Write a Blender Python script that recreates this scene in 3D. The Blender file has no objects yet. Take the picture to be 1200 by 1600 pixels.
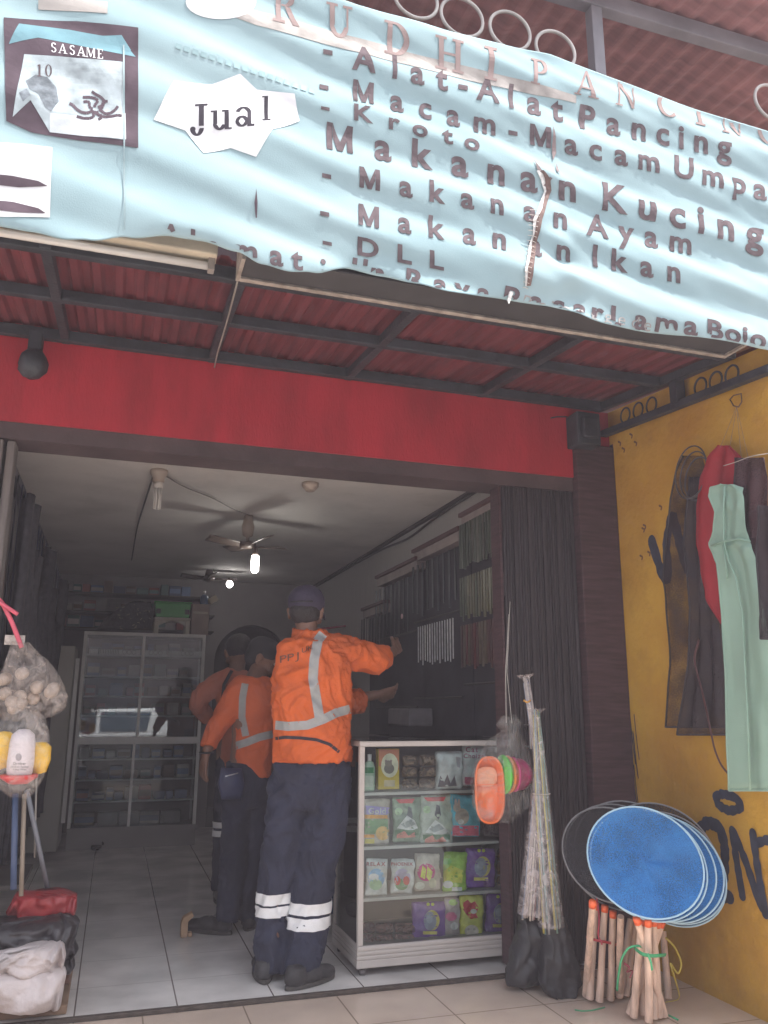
import bpy, bmesh, math, random
from mathutils import Vector, Matrix, noise
from mathutils.bvhtree import BVHTree
random.seed(7)
S = bpy.context.scene
C = bpy.context.scene.collection
rad = math.radians
# ---------------------------------------------------------------- camera
YAW, PITCH, ROLL, FL, CH = rad(17.77), rad(13.53), rad(0.28), 1275.0, 1.15
fw = Vector((math.sin(YAW)*math.cos(PITCH), math.cos(YAW)*math.cos(PITCH), math.sin(PITCH)))
rt = Vector((math.cos(YAW), -math.sin(YAW), 0)); up = rt.cross(fw)
rt, up = rt*math.cos(ROLL)+up*math.sin(ROLL), up*math.cos(ROLL)-rt*math.sin(ROLL)
cam = bpy.data.cameras.new('camera'); camo = bpy.data.objects.new('camera', cam); C.objects.link(camo)
camo.matrix_world = Matrix(((rt.x, up.x, -fw.x, 0), (rt.y, up.y, -fw.y, 0), (rt.z, up.z, -fw.z, CH), (0, 0, 0, 1)))
cam.sensor_fit = 'VERTICAL'; cam.sensor_height = 32.0; cam.lens = FL/1600*32.0
cam.clip_start = 0.05; cam.clip_end = 500
S.camera = camo
# ---------------------------------------------------------------- sky, sun, exposure
w = bpy.data.worlds.new('World'); S.world = w; w.use_nodes = True
nt = w.node_tree
sky = nt.nodes.new('ShaderNodeTexSky'); sky.sky_type = 'NISHITA'; sky.sun_disc = False
SUN = Vector((0.30, -0.17, 0.94)).normalized()
sky.sun_elevation = math.asin(SUN.z); sky.sun_rotation = math.atan2(SUN.x, SUN.y)
sky.air_density = 1.0; sky.dust_density = 3.0
bg = nt.nodes['Background']; bg.inputs[1].default_value = 0.15
hs = nt.nodes.new('ShaderNodeHueSaturation'); hs.inputs['Saturation'].default_value = .35; nt.links.new(sky.outputs[0], hs.inputs['Color']); nt.links.new(hs.outputs[0], bg.inputs[0])
sl = bpy.data.lights.new('sun', 'SUN'); sl.energy = 2.9; sl.angle = rad(0.6); sl.color = (1, .97, .92)
so = bpy.data.objects.new('sun', sl); C.objects.link(so)
so.rotation_euler = SUN.to_track_quat('Z', 'Y').to_euler(); so.location = (0, 0, 8)
S.view_settings.view_transform = 'Standard'; S.view_settings.look = 'None'; S.view_settings.gamma = 1
S.view_settings.exposure = 1.7
S.cycles.use_denoising = True
S.cycles.max_bounces = 8; S.cycles.diffuse_bounces = 4; S.cycles.transparent_max_bounces = 16
S.cycles.caustics_reflective = False; S.cycles.caustics_refractive = False
S.cycles.sample_clamp_indirect = 4

# ---------------------------------------------------------------- helpers
O = Vector((0, 0, CH))
def P(x, y, X=None, Y=None, Z=None):
    "a point of the place seen at photo pixel x, y on a plane of known distance"
    d = fw + rt*((x-600)/FL) - up*((y-800)/FL)
    t = (X/d.x) if X is not None else (Y/d.y) if Y is not None else ((Z-CH)/d.z)
    return O + d*t

MATS = {}
def srgb(c):
    return tuple((v/12.92 if v <= .04045 else ((v+.055)/1.055)**2.4) for v in c)
def mat(name, col, rough=.6, var=.25, scale=6, bump=.0, bscale=60, metal=0, spec=.5, emit=0, trans=0, dirt=0, tl=0, coat=0, stretch=None, col2=None, v2=(.42,.58)):
    "principled material with procedural colour variation and bump"
    if name in MATS: return MATS[name]
    m = bpy.data.materials.new(name); m.use_nodes = True; n = m.node_tree; nd = n.nodes; L = n.links
    b = nd['Principled BSDF']
    b.inputs['Roughness'].default_value = rough; b.inputs['Metallic'].default_value = metal
    b.inputs['Specular IOR Level'].default_value = spec
    if coat: b.inputs['Coat Weight'].default_value = coat
    tc = nd.new('ShaderNodeTexCoord'); src = tc.outputs['Object']
    if stretch:
        mp = nd.new('ShaderNodeMapping'); mp.inputs['Scale'].default_value = stretch; L.new(src, mp.inputs[0]); src = mp.outputs[0]
    nz = nd.new('ShaderNodeTexNoise'); nz.inputs['Scale'].default_value = scale; nz.inputs['Detail'].default_value = 5
    L.new(src, nz.inputs['Vector'])
    cr = nd.new('ShaderNodeValToRGB'); cr.color_ramp.elements[0].position = v2[0]-.12; cr.color_ramp.elements[1].position = v2[1]+.12
    c2 = col2 or tuple(min(1, v*(1+var)) for v in col); c1 = col if col2 else tuple(v*(1-var) for v in col)
    cr.color_ramp.elements[0].color = (*c1, 1); cr.color_ramp.elements[1].color = (*c2, 1)
    L.new(nz.outputs['Fac'], cr.inputs[0]); out = cr.outputs[0]
    if dirt:
        n2 = nd.new('ShaderNodeTexNoise'); n2.inputs['Scale'].default_value = 2.3; n2.inputs['Detail'].default_value = 9; n2.inputs['Roughness'].default_value = .7
        L.new(src, n2.inputs['Vector'])
        r2 = nd.new('ShaderNodeValToRGB'); r2.color_ramp.elements[0].position = .5; r2.color_ramp.elements[1].position = .72
        r2.color_ramp.elements[0].color = (0, 0, 0, 1); r2.color_ramp.elements[1].color = (dirt, dirt, dirt, 1)
        L.new(n2.outputs['Fac'], r2.inputs[0])
        mx = nd.new('ShaderNodeMix'); mx.data_type = 'RGBA'; L.new(r2.outputs[0], mx.inputs[0]); L.new(out, mx.inputs[6])
        mx.inputs[7].default_value = tuple(v*.35 for v in col)+(1,); out = mx.outputs[2]
    L.new(out, b.inputs['Base Color'])
    if bump:
        n3 = nd.new('ShaderNodeTexNoise'); n3.inputs['Scale'].default_value = bscale; n3.inputs['Detail'].default_value = 4
        L.new(src, n3.inputs['Vector'])
        bp = nd.new('ShaderNodeBump'); bp.inputs['Strength'].default_value = bump; bp.inputs['Distance'].default_value = .01
        L.new(n3.outputs['Fac'], bp.inputs['Height']); L.new(bp.outputs[0], b.inputs['Normal'])
    if emit:
        b.inputs['Emission Color'].default_value = (*col, 1); b.inputs['Emission Strength'].default_value = emit
    last = b.outputs[0]; o = nd['Material Output']
    if tl:
        t = nd.new('ShaderNodeBsdfTranslucent'); L.new(out, t.inputs[0])
        ms = nd.new('ShaderNodeMixShader'); ms.inputs[0].default_value = tl; L.new(last, ms.inputs[1]); L.new(t.outputs[0], ms.inputs[2]); last = ms.outputs[0]
    if trans:
        t = nd.new('ShaderNodeBsdfTransparent'); ms = nd.new('ShaderNodeMixShader'); ms.inputs[0].default_value = trans
        L.new(last, ms.inputs[1]); L.new(t.outputs[0], ms.inputs[2]); last = ms.outputs[0]
    L.new(last, o.inputs[0])
    MATS[name] = m
    return m
def glass(name, tint=(.9, .95, .95), haze=.04, ior=1.5):
    if name in MATS: return MATS[name]
    m = bpy.data.materials.new(name); m.use_nodes = True; n = m.node_tree; nd = n.nodes; L = n.links
    nd.remove(nd['Principled BSDF'])
    t = nd.new('ShaderNodeBsdfTransparent'); t.inputs[0].default_value = (*tint, 1)
    g = nd.new('ShaderNodeBsdfGlossy'); g.inputs['Roughness'].default_value = .01
    d = nd.new('ShaderNodeBsdfDiffuse'); d.inputs[0].default_value = (.6, .6, .6, 1)
    nz = nd.new('ShaderNodeTexNoise'); nz.inputs['Scale'].default_value = 5
    mt = nd.new('ShaderNodeMath'); mt.operation = 'MULTIPLY'; mt.inputs[1].default_value = haze; L.new(nz.outputs[0], mt.inputs[0])
    f = nd.new('ShaderNodeFresnel'); f.inputs[0].default_value = ior
    m1 = nd.new('ShaderNodeMixShader'); L.new(mt.outputs[0], m1.inputs[0]); L.new(t.outputs[0], m1.inputs[1]); L.new(d.outputs[0], m1.inputs[2])
    m2 = nd.new('ShaderNodeMixShader'); L.new(f.outputs[0], m2.inputs[0]); L.new(m1.outputs[0], m2.inputs[1]); L.new(g.outputs[0], m2.inputs[2])
    L.new(m2.outputs[0], nd['Material Output'].inputs[0]); MATS[name] = m; return m
def plastic_wrap(name, tint=(.8, .78, .75), dens=.35, bump=.8):
    "clear crumpled film: mostly see-through, wrinkled highlights"
    if name in MATS: return MATS[name]
    m = bpy.data.materials.new(name); m.use_nodes = True; n = m.node_tree; nd = n.nodes; L = n.links
    b = nd['Principled BSDF']; b.inputs['Base Color'].default_value = (*tint, 1); b.inputs['Roughness'].default_value = .18
    tc = nd.new('ShaderNodeTexCoord')
    nz = nd.new('ShaderNodeTexNoise'); nz.inputs['Scale'].default_value = 22; nz.inputs['Detail'].default_value = 6; nz.inputs['Distortion'].default_value = 1.6
    L.new(tc.outputs['Object'], nz.inputs['Vector'])
    bp = nd.new('ShaderNodeBump'); bp.inputs['Strength'].default_value = bump; bp.inputs['Distance'].default_value = .02
    L.new(nz.outputs['Fac'], bp.inputs['Height']); L.new(bp.outputs[0], b.inputs['Normal'])
    cr = nd.new('ShaderNodeValToRGB'); cr.color_ramp.elements[0].position = .4; cr.color_ramp.elements[1].position = .65
    cr.color_ramp.elements[0].color = (dens*.4,)*3+(1,); cr.color_ramp.elements[1].color = (min(1, dens*1.6),)*3+(1,)
    L.new(nz.outputs['Fac'], cr.inputs[0])
    t = nd.new('ShaderNodeBsdfTransparent'); ms = nd.new('ShaderNodeMixShader')
    L.new(cr.outputs[0], ms.inputs[0]); L.new(t.outputs[0], ms.inputs[1]); L.new(b.outputs[0], ms.inputs[2])
    L.new(ms.outputs[0], nd['Material Output'].inputs[0]); MATS[name] = m; return m
def grid_mat(name, col, grout, size, off, rough=.2, gw=.006, bump=.05, dirt=.5, cross=1.0):
    "square floor tiles: grout lines from world coordinates"
    m = bpy.data.materials.new(name); m.use_nodes = True; n = m.node_tree; nd = n.nodes; L = n.links; b = nd['Principled BSDF']
    b.inputs['Roughness'].default_value = rough
    tc = nd.new('ShaderNodeTexCoord'); sx = nd.new('ShaderNodeSeparateXYZ'); L.new(tc.outputs['Object'], sx.inputs[0])
    def M(op, a, bb=None):
        k = nd.new('ShaderNodeMath'); k.operation = op
        for i, v in enumerate((a, bb)):
            if v is None: continue
            if isinstance(v, (int, float)): k.inputs[i].default_value = v
            else: L.new(v, k.inputs[i])
        return k.outputs[0]
    def line(s, o):
        q = M('SUBTRACT', s, o); q = M('DIVIDE', q, size); q = M('FRACT', q); q = M('SUBTRACT', q, .5); q = M('ABSOLUTE', q)
        return M('GREATER_THAN', q, .5-gw/size/2)
    g = M('MAXIMUM', line(sx.outputs[0], off[0]), M('MULTIPLY', line(sx.outputs[1], off[1]), cross))
    nz = nd.new('ShaderNodeTexNoise'); nz.inputs['Scale'].default_value = 3; nz.inputs['Detail'].default_value = 8; L.new(tc.outputs['Object'], nz.inputs['Vector'])
    cr = nd.new('ShaderNodeValToRGB'); cr.color_ramp.elements[0].position = .35; cr.color_ramp.elements[1].position = .65
    cr.color_ramp.elements[0].color = tuple(v*(1-.35*dirt) for v in col)+(1,); cr.color_ramp.elements[1].color = (*col, 1); L.new(nz.outputs[0], cr.inputs[0])
    mx = nd.new('ShaderNodeMix'); mx.data_type = 'RGBA'; L.new(g, mx.inputs[0]); L.new(cr.outputs[0], mx.inputs[6]); mx.inputs[7].default_value = (*grout, 1)
    L.new(mx.outputs[2], b.inputs['Base Color'])
    rr = nd.new('ShaderNodeMapRange'); rr.inputs[3].default_value = rough*.6; rr.inputs[4].default_value = rough*1.9; L.new(nz.outputs[0], rr.inputs[0]); L.new(rr.outputs[0], b.inputs['Roughness'])
    bp = nd.new('ShaderNodeBump'); bp.inputs['Strength'].default_value = .3; bp.inputs['Distance'].default_value = .003; bp.invert = True
    L.new(g, bp.inputs['Height']); L.new(bp.outputs[0], b.inputs['Normal'])
    return m

class MB:
    def __init__(s): s.v = []; s.f = []; s.mi = []; s.ms = []; s.cur = 0
    def use(s, m):
        if m not in s.ms: s.ms.append(m)
        s.cur = s.ms.index(m); return s
    def add(s, vs, fs):
        o = len(s.v); s.v += [tuple(v) for v in vs]; s.f += [tuple(i+o for i in f) for f in fs]; s.mi += [s.cur]*len(fs); return s
    def box(s, a, b, M=None):
        (x0, y0, z0), (x1, y1, z1) = a, b
        vs = [Vector(p) for p in ((x0,y0,z0),(x1,y0,z0),(x1,y1,z0),(x0,y1,z0),(x0,y0,z1),(x1,y0,z1),(x1,y1,z1),(x0,y1,z1))]
        if M: vs = [M @ v for v in vs]
        return s.add(vs, [(0,3,2,1),(4,5,6,7),(0,1,5,4),(1,2,6,5),(2,3,7,6),(3,0,4,7)])
    def bar(s, a, b, w, h, upv=(0, 0, 1)):
        a = Vector(a); b = Vector(b); d = (b-a).normalized(); u = Vector(upv); u = (u-d*u.dot(d)).normalized(); r = d.cross(u)
        vs = [p + r*(i*w/2) + u*(j*h/2) for p in (a, b) for i, j in ((-1,-1),(1,-1),(1,1),(-1,1))]
        return s.add(vs, [(0,1,2,3),(7,6,5,4),(0,4,5,1),(1,5,6,2),(2,6,7,3),(3,7,4,0)])
    def tube(s, pts, r, n=8, cap=True, sq=1.0, upv=(0, 0, 1)):
        pts = [Vector(p) for p in pts]; k = len(pts); rs = r if isinstance(r, (list, tuple)) else [r]*k
        vs = []; fs = []; prev = None
        for i, p in enumerate(pts):
            d = (pts[min(i+1, k-1)]-pts[max(i-1, 0)]).normalized()
            if prev is None:
                u = Vector(upv)
                if abs(u.dot(d)) > .95: u = Vector((1, 0, 0))
            else: u = prev
            u = (u-d*u.dot(d)).normalized(); prev = u; q = d.cross(u)
            for j in range(n):
                t = 2*math.pi*j/n; vs.append(p + u*(math.cos(t)*rs[i]) + q*(math.sin(t)*rs[i]*sq))
        for i in range(k-1):
            for j in range(n):
                a = i*n+j; b = i*n+(j+1) % n; fs.append((a, b, b+n, a+n))
        if cap: fs.append(tuple(range(n))[::-1]); fs.append(tuple((k-1)*n+j for j in range(n)))
        return s.add(vs, fs)
    def lathe(s, prof, c=(0, 0, 0), n=24, M=None, sy=1.0):
        vs = []; fs = []
        for r, z in prof:
            for j in range(n):
                t = 2*math.pi*j/n; v = Vector((r*math.cos(t), r*sy*math.sin(t), z))
                if M: v = M @ v
                vs.append(v + Vector(c))
        k = len(prof)
        for i in range(k-1):
            for j in range(n):
                a = i*n+j; b = i*n+(j+1) % n; fs.append((a, b, b+n, a+n))
        if prof[0][0] > 1e-5: fs.append(tuple(range(n))[::-1])
        if prof[-1][0] > 1e-5: fs.append(tuple((k-1)*n+j for j in range(n)))
        return s.add(vs, fs)
    def ell(s, c, r, n=16, m=10, M=None):
        vs = []; fs = []; c = Vector(c)
        for i in range(m+1):
            a = math.pi*i/m
            for j in range(n):
                t = 2*math.pi*j/n; v = Vector((r[0]*math.sin(a)*math.cos(t), r[1]*math.sin(a)*math.sin(t), r[2]*math.cos(a)))
                if M: v = M @ v
                vs.append(c+v)
        for i in range(m):
            for j in range(n):
                a = i*n+j; b = i*n+(j+1) % n; fs.append((a, a+n, b+n, b))
        return s.add(vs, fs)
    def loft(s, rings, n=24):
        "rings: (centre, rx, ry[, angle about z])"
        vs = []; fs = []
        for rg in rings:
            c = Vector(rg[0]); an = rg[3] if len(rg) > 3 else 0
            for j in range(n):
                t = 2*math.pi*j/n; x = rg[1]*math.cos(t); y = rg[2]*math.sin(t)
                vs.append(c + Vector((x*math.cos(an)-y*math.sin(an), x*math.sin(an)+y*math.cos(an), 0)))
        k = len(rings)
        for i in range(k-1):
            for j in range(n):
                a = i*n+j; b = i*n+(j+1) % n; fs.append((a, b, b+n, a+n))
        fs.append(tuple(range(n))[::-1]); fs.append(tuple((k-1)*n+j for j in range(n)))
        return s.add(vs, fs)
    def grid(s, f, nu, nv):
        vs = [f(i/nu, j/nv) for j in range(nv+1) for i in range(nu+1)]
        fs = [(j*(nu+1)+i, j*(nu+1)+i+1, (j+1)*(nu+1)+i+1, (j+1)*(nu+1)+i) for j in range(nv) for i in range(nu)]
        return s.add(vs, fs)
    def prism(s, pts, d):
        "solid from a planar outline pushed along d"
        n = len(pts); d = Vector(d); a = [Vector(p) for p in pts]
        return s.add(a+[p+d for p in a], [tuple(range(n)), tuple(range(2*n-1, n-1, -1))]+[(i, (i+1) % n, (i+1) % n+n, i+n)[::-1] for i in range(n)])
    def build(s, name, m=None, parent=None, smooth=False, bevel=0, solid=0, loc=None, fix=True):
        me = bpy.data.meshes.new(name); me.from_pydata(s.v, [], s.f)
        ms = s.ms or [m]
        for q in ms: me.materials.append(q)
        if s.ms: me.polygons.foreach_set('material_index', s.mi)
        if fix:
            bm = bmesh.new(); bm.from_mesh(me); bmesh.ops.recalc_face_normals(bm, faces=bm.faces); bm.to_mesh(me); bm.free()
        if smooth: me.polygons.foreach_set('use_smooth', [True]*len(me.polygons))
        o = bpy.data.objects.new(name, me); C.objects.link(o)
        if parent: o.parent = parent; o.matrix_parent_inverse = Matrix.Translation(-parent.location) if parent.location.length else Matrix()
        if bevel: b = o.modifiers.new('bevel', 'BEVEL'); b.width = bevel; b.segments = 2; b.limit_method = 'ANGLE'
        if solid: b = o.modifiers.new('solid', 'SOLIDIFY'); b.thickness = solid; b.offset = 0
        return o

def tag(o, label=None, cat=None, group=None, kind=None):
    if label: o['label'] = label
    if cat: o['category'] = cat
    if group: o['group'] = group
    if kind: o['kind'] = kind
    return o
def thing(name, label, cat, loc=(0, 0, 0), group=None):
    o = bpy.data.objects.new(name, None); C.objects.link(o); o.location = loc; o.empty_display_size = .1
    return tag(o, label, cat, group)
def copy_thing(o, loc, label=None, rz=None, scale=None):
    r = o.copy(); C.objects.link(r); r.location = loc
    if label: r['label'] = label
    if rz is not None: r.rotation_euler.z = rz
    if scale: r.scale = scale
    for ch in list(o.children):
        c = ch.copy(); C.objects.link(c); c.parent = r
        for g in list(ch.children):
            d = g.copy(); C.objects.link(d); d.parent = c
    return r
def ridged(p, s): return 1-abs(noise.noise(Vector(p)*s))*2
def nz3(x, y=0, z=0, s=1.0): return noise.noise(Vector((x*s+13.7, y*s+5.1, z*s+2.9)))
GL = {}
def glyph(ch, bold=.0):
    if ch == 'M':
        L_ = [(0, 0), (.15, 0), (.15, .7), (0, .7)]; D_ = [(.15, .7), (.34, .24), (.34, 0), (.27, 0), (.15, .34)]; mr = lambda q: [(.68-x, y) for x, y in q][::-1]; vs = L_+D_+mr(L_)+mr(D_)
        return vs, [(0, 1, 2, 3), (4, 5, 6, 7, 8), (9, 10, 11, 12), (13, 14, 15, 16, 17)], .68
    k = (ch, bold)
    if k not in GL:
        cu = bpy.data.curves.new('lettering', 'FONT'); cu.body = ch; cu.size = 1; cu.offset = bold; cu.resolution_u = 4
        ob = bpy.data.objects.new('lettering', cu); C.objects.link(ob)
        dg = bpy.context.evaluated_depsgraph_get(); me = bpy.data.meshes.new_from_object(ob.evaluated_get(dg))
        vs = [(v.co.x, v.co.y) for v in me.vertices]; fs = [tuple(p.vertices) for p in me.polygons]
        xs = [v[0] for v in vs] or [0, .3]
        GL[k] = ([(x-min(xs), y) for x, y in vs], fs, max(xs)-min(xs))
        C.objects.unlink(ob); bpy.data.objects.remove(ob); bpy.data.meshes.remove(me)
    return GL[k]
def text2d(s, h, bold=0, track=.0, sx=1.0):
    "flat text mesh: verts (x, y), faces; h is the cap height"
    vs = []; fs = []; x = 0; k = h/.70
    for ch in s:
        if ch == ' ': x += h*.45*sx+track; continue
        v, f, wd = glyph(ch, bold); o = len(vs)
        vs += [(x+a*k*sx, b*k) for a, b in v]; fs += [tuple(i+o for i in q) for q in f]
        x += wd*k*sx+h*.16+track
    return vs, fs, x
# serif capitals and a few lowercase drawn by hand: rects and arc bands in a unit-high box
def _arc(cx, cy, rx, ry, t0, t1, th, thv=None, n=14):
    thv = th if thv is None else thv; a = []; b = []
    for i in range(n+1):
        t = rad(t0+(t1-t0)*i/n); w_ = th*abs(math.cos(t))+thv*abs(math.sin(t))
        a.append((cx+rx*math.cos(t), cy+ry*math.sin(t))); b.append((cx+(rx-w_)*math.cos(t), cy+(ry-w_)*math.sin(t)))
    return [[a[i], a[i+1], b[i+1], b[i]] for i in range(n)]
def _r(x0, y0, x1, y1): return [[(x0, y0), (x1, y0), (x1, y1), (x0, y1)]]
def _q(*p): return [list(p)]
SER = {
 'I': (_r(.11, .08, .27, .92)+_r(0, 0, .38, .08)+_r(0, .92, .38, 1), .38),
 'H': (_r(.1, .08, .25, .92)+_r(.6, .08, .75, .92)+_r(0, 0, .34, .08)+_r(0, .92, .34, 1)+_r(.51, 0, .85, .08)+_r(.51, .92, .85, 1)+_r(.25, .47, .6, .55), .85),
 'U': (_r(.1, .35, .25, .92)+_r(.6, .35, .66, .92)+_r(0, .92, .34, 1)+_r(.5, .92, .78, 1)+_arc(.38, .35, .28, .35, 180, 360, .12, .08), .78),
 'D': (_r(.1, .08, .25, .92)+_r(0, 0, .32, .08)+_r(0, .92, .32, 1)+_arc(.32, .5, .43, .5, -90, 90, .16, .07), .76),
 'P': (_r(.1, .08, .25, .92)+_r(0, 0, .36, .08)+_r(0, .92, .36, 1)+_arc(.36, .73, .3, .27, -90, 90, .14, .06)+_r(.25, .46, .36, .52), .66),
 'R': (_r(.1, .08, .25, .92)+_r(0, 0, .36, .08)+_r(0, .92, .36, 1)+_arc(.36, .75, .28, .25, -90, 90, .14, .06)+_r(.25, .5, .36, .56)+_q((.36, .5), (.52, .5), (.8, 0), (.6, 0)), .8),
 'A': (_q((.02, 0), (.1, 0), (.42, .85), (.38, 1))+_q((.38, 1), (.46, 1), (.8, 0), (.6, 0))+_r(.2, .3, .58, .37)+_r(-.05, 0, .22, .06)+_r(.5, 0, .9, .06), .86),
 'N': (_r(.1, 0.06, .16, .92)+_r(.66, .08, .72, .92)+_q((.02, 1), (.2, 1), (.74, 0), (.62, 0))+_r(0, 0, .28, .06)+_r(.56, .93, .84, 1), .84),
 'C': (_arc(.45, .5, .45, .5, 50, 310, .15, .06)+_r(.7, .68, .76, 1), .78),
 'G': (_arc(.45, .5, .45, .5, 50, 320, .15, .06)+_r(.7, .68, .76, 1)+_r(.64, .06, .78, .42)+_r(.52, .42, .88, .48), .88),
 'S': (_arc(.3, .74, .26, .26, 20, 270, .12, .06)+_arc(.3, .26, .28, .28, -160, 90, .13, .06), .6),
 'M': (_r(.08, .06, .13, 1)+_q((.08, 1), (.24, 1), (.55, .1), (.45, 0))+_q((.45, 0), (.52, .06), (.86, 1), (.78, 1))+_r(.78, .06, .92, 1)+_r(0, 0, .22, .06)+_r(.7, 0, 1, .06), 1.0),
 'E': (_r(.1, .06, .24, .94)+_r(0, 0, .6, .06)+_r(0, .94, .58, 1)+_r(.24, .48, .46, .54)+_r(.56, 0, .62, .25)+_r(.53, .76, .58, 1), .64),
 '1': (_r(.12, .06, .28, 1)+_r(0, 0, .4, .06)+_q((0, .85), (.12, .85), (.12, 1)), .4),
 '0': (_arc(.28, .5, .28, .5, 0, 360, .13, .05, 22), .56),
 'J': (_r(.22, .2, .38, .93)+_r(.1, .93, .5, 1)+_arc(.16, .12, .22, .28, 180, 360, .13, .08)+_arc(.03, .1, .09, .09, 0, 360, .089, .089), .5),
 'u': (_r(.08, .2, .2, .62)+_r(0, .62, .2, .68)+_r(.42, .05, .55, .62)+_r(.34, .62, .55, .68)+_r(.42, 0, .64, .06)+_arc(.27, .2, .2, .22, 180, 350, .1, .08), .66),
 'a': (_r(.38, .06, .5, .5)+_arc(.26, .48, .24, .21, 0, 165, .11, .06)+_arc(.22, .19, .2, .2, 0, 360, .1, .06)+_r(.38, 0, .6, .08), .6),
 'l': (_r(.08, .06, .21, 1)+_r(0, 0, .3, .06)+_r(0, .95, .15, 1), .3),
}
# ================================================================= SETTING
F = 3.67                      # the shop front
M_white_tile = grid_mat('white_floor_tile', (.84, .81, .78), (.18, .15, .14), .385, (-.056, 4.005), rough=.11, gw=.006, cross=.35, dirt=.9)
M_beige_tile = grid_mat('beige_pavement_tile', (.62, .50, .41), (.28, .22, .17), .388, (.583, 3.30), rough=.16, gw=.006)
m = MB(); m.box((-60, -60, -.30), (60, 1.4, -.16)); tag(m.build('street', mat('concrete_street', (.30, .29, .28), .9, .2, 1.5, .3, 30)), kind='structure')
m = MB(); m.box((-6, 1.4, -.20), (8, F-.03, -.012)); tag(m.build('pavement', M_beige_tile), kind='structure')
m = MB(); m.box((-60, 1.4, -.32), (60, 60, -.205)); tag(m.build('ground', mat('bare_ground', (.22, .19, .15), .95, .3, 2)), kind='structure')
m = MB(); m.box((-.90, F, -.20), (2.47, 8.7, 0)); tag(m.build('shop_floor', M_white_tile), kind='structure')

maroon = mat('maroon_paint', (.06, .028, .033), .7, .35, 7, .5, 90, stretch=(1, 1, 9))
red = mat('red_wall_paint', (.40, .018, .032), .6, .2, 2.2, .25, 50, dirt=.3, stretch=(3, 3, .8))
lint = mat('dark_brown_paint', (.075, .05, .052), .7, .3, 5, .2, dirt=.4)
plaster = mat('grey_plaster', (.33, .31, .30), .85, .12, 2, .15, 40, dirt=.3)
ceilm = mat('painted_ceiling', (.62, .59, .57), .85, .1, 1.5, .2, 25, dirt=.25)
sb = thing('shop_building', 'narrow open fronted shop with a red fascia above its wide doorway', 'building', (0.9, F, 0))
m = MB(); m.box((-3.0, F, 2.35), (2.235, F+.22, 2.86)); m.box((2.2352, F+.002, 2.535), (2.47, F+.22, 2.74)); m.build('fascia', red, sb)
m = MB(); m.box((-3.0, F+.012, 2.275), (2.235, F+.2, 2.3495)); tag(m.build('lintel', lint, sb), 'dark brown strip under the red fascia')
m = MB(); m.box((2.235, F-.035, -.012), (2.47, F+.2, 2.533)); m.build('pillar', maroon, sb, bevel=.006)
m = MB(); m.box((-3.0, F+.02, 2.862), (6.0, F+.22, 4.6)); m.box((2.4705, F+.302, -.2), (6.0, F+.42, 2.9)); tag(m.build('upper_wall', mat('old_upper_wall', (.16, .11, .115), .85, .25, 2, .3, dirt=.4), sb), 'shaded purplish wall above the awning')
m = MB(); m.box((-.62, F+.2, 2.45), (2.0, 8.7, 2.55)); m.build('ceiling', ceilm, sb)
m = MB(); m.box((2.0, F+.21, -.2), (2.12, 8.8, 2.55)); tag(m.build('side_wall', mat('pale_panelling', (.40, .385, .37), .7, .12, 3, .1, stretch=(1, 30, 1)), sb), 'pale panelled right wall')
m = MB(); m.box((-.74, F+.21, -.2), (-.62, 8.8, 2.55)); tag(m.build('side_wall', mat('dark_left_wall', (.12, .11, .115), .8, .2, 3), sb), 'dark left wall behind the hanging rods')
# back wall with an arched opening
m = MB(); Yb = 8.7
ax0, ax1, spring, topz = .95, 1.72, 1.62, 2.0
m.box((-.62, Yb, -.2), (ax0, Yb+.12, 2.5)); m.box((ax1, Yb, -.2), (2.0, Yb+.12, 2.5))
N = 16; cx = (ax0+ax1)/2; rx = (ax1-ax0)/2
for i in range(N):
    a0 = math.pi*i/N; a1 = math.pi*(i+1)/N
    p = [(cx+rx*math.cos(a0), Yb, spring+(topz-spring)*math.sin(a0)), (cx+rx*math.cos(a1), Yb, spring+(topz-spring)*math.sin(a1))]
    m.prism([p[0], p[1], (p[1][0], Yb, 2.5), (p[0][0], Yb, 2.5)], (0, .12, 0))
m.build('back_wall', mat('back_wall_paint', (.26, .24, .235), .85, .2, 2), sb)
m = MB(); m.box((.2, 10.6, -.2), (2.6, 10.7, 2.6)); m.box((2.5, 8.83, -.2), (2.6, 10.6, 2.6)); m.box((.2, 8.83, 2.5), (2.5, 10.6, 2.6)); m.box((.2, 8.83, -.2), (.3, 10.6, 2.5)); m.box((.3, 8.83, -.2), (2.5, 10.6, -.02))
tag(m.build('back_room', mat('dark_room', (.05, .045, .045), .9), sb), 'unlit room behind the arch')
m = MB(); m.box((-.62, F-.028, -.012), (2.24, F-.002, .004)); m.build('threshold', mat('threshold_dark', (.07, .055, .045), .8, .3, 30, .4), sb, bevel=.002)  # dark strip along the low step of the doorway
m = MB()
m.box((-3.0, F+.02, -.02), (-.90, F+.2, 2.3)); tag(m.build('front_wall', lint, sb), 'dark wall left of the doorway')

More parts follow.
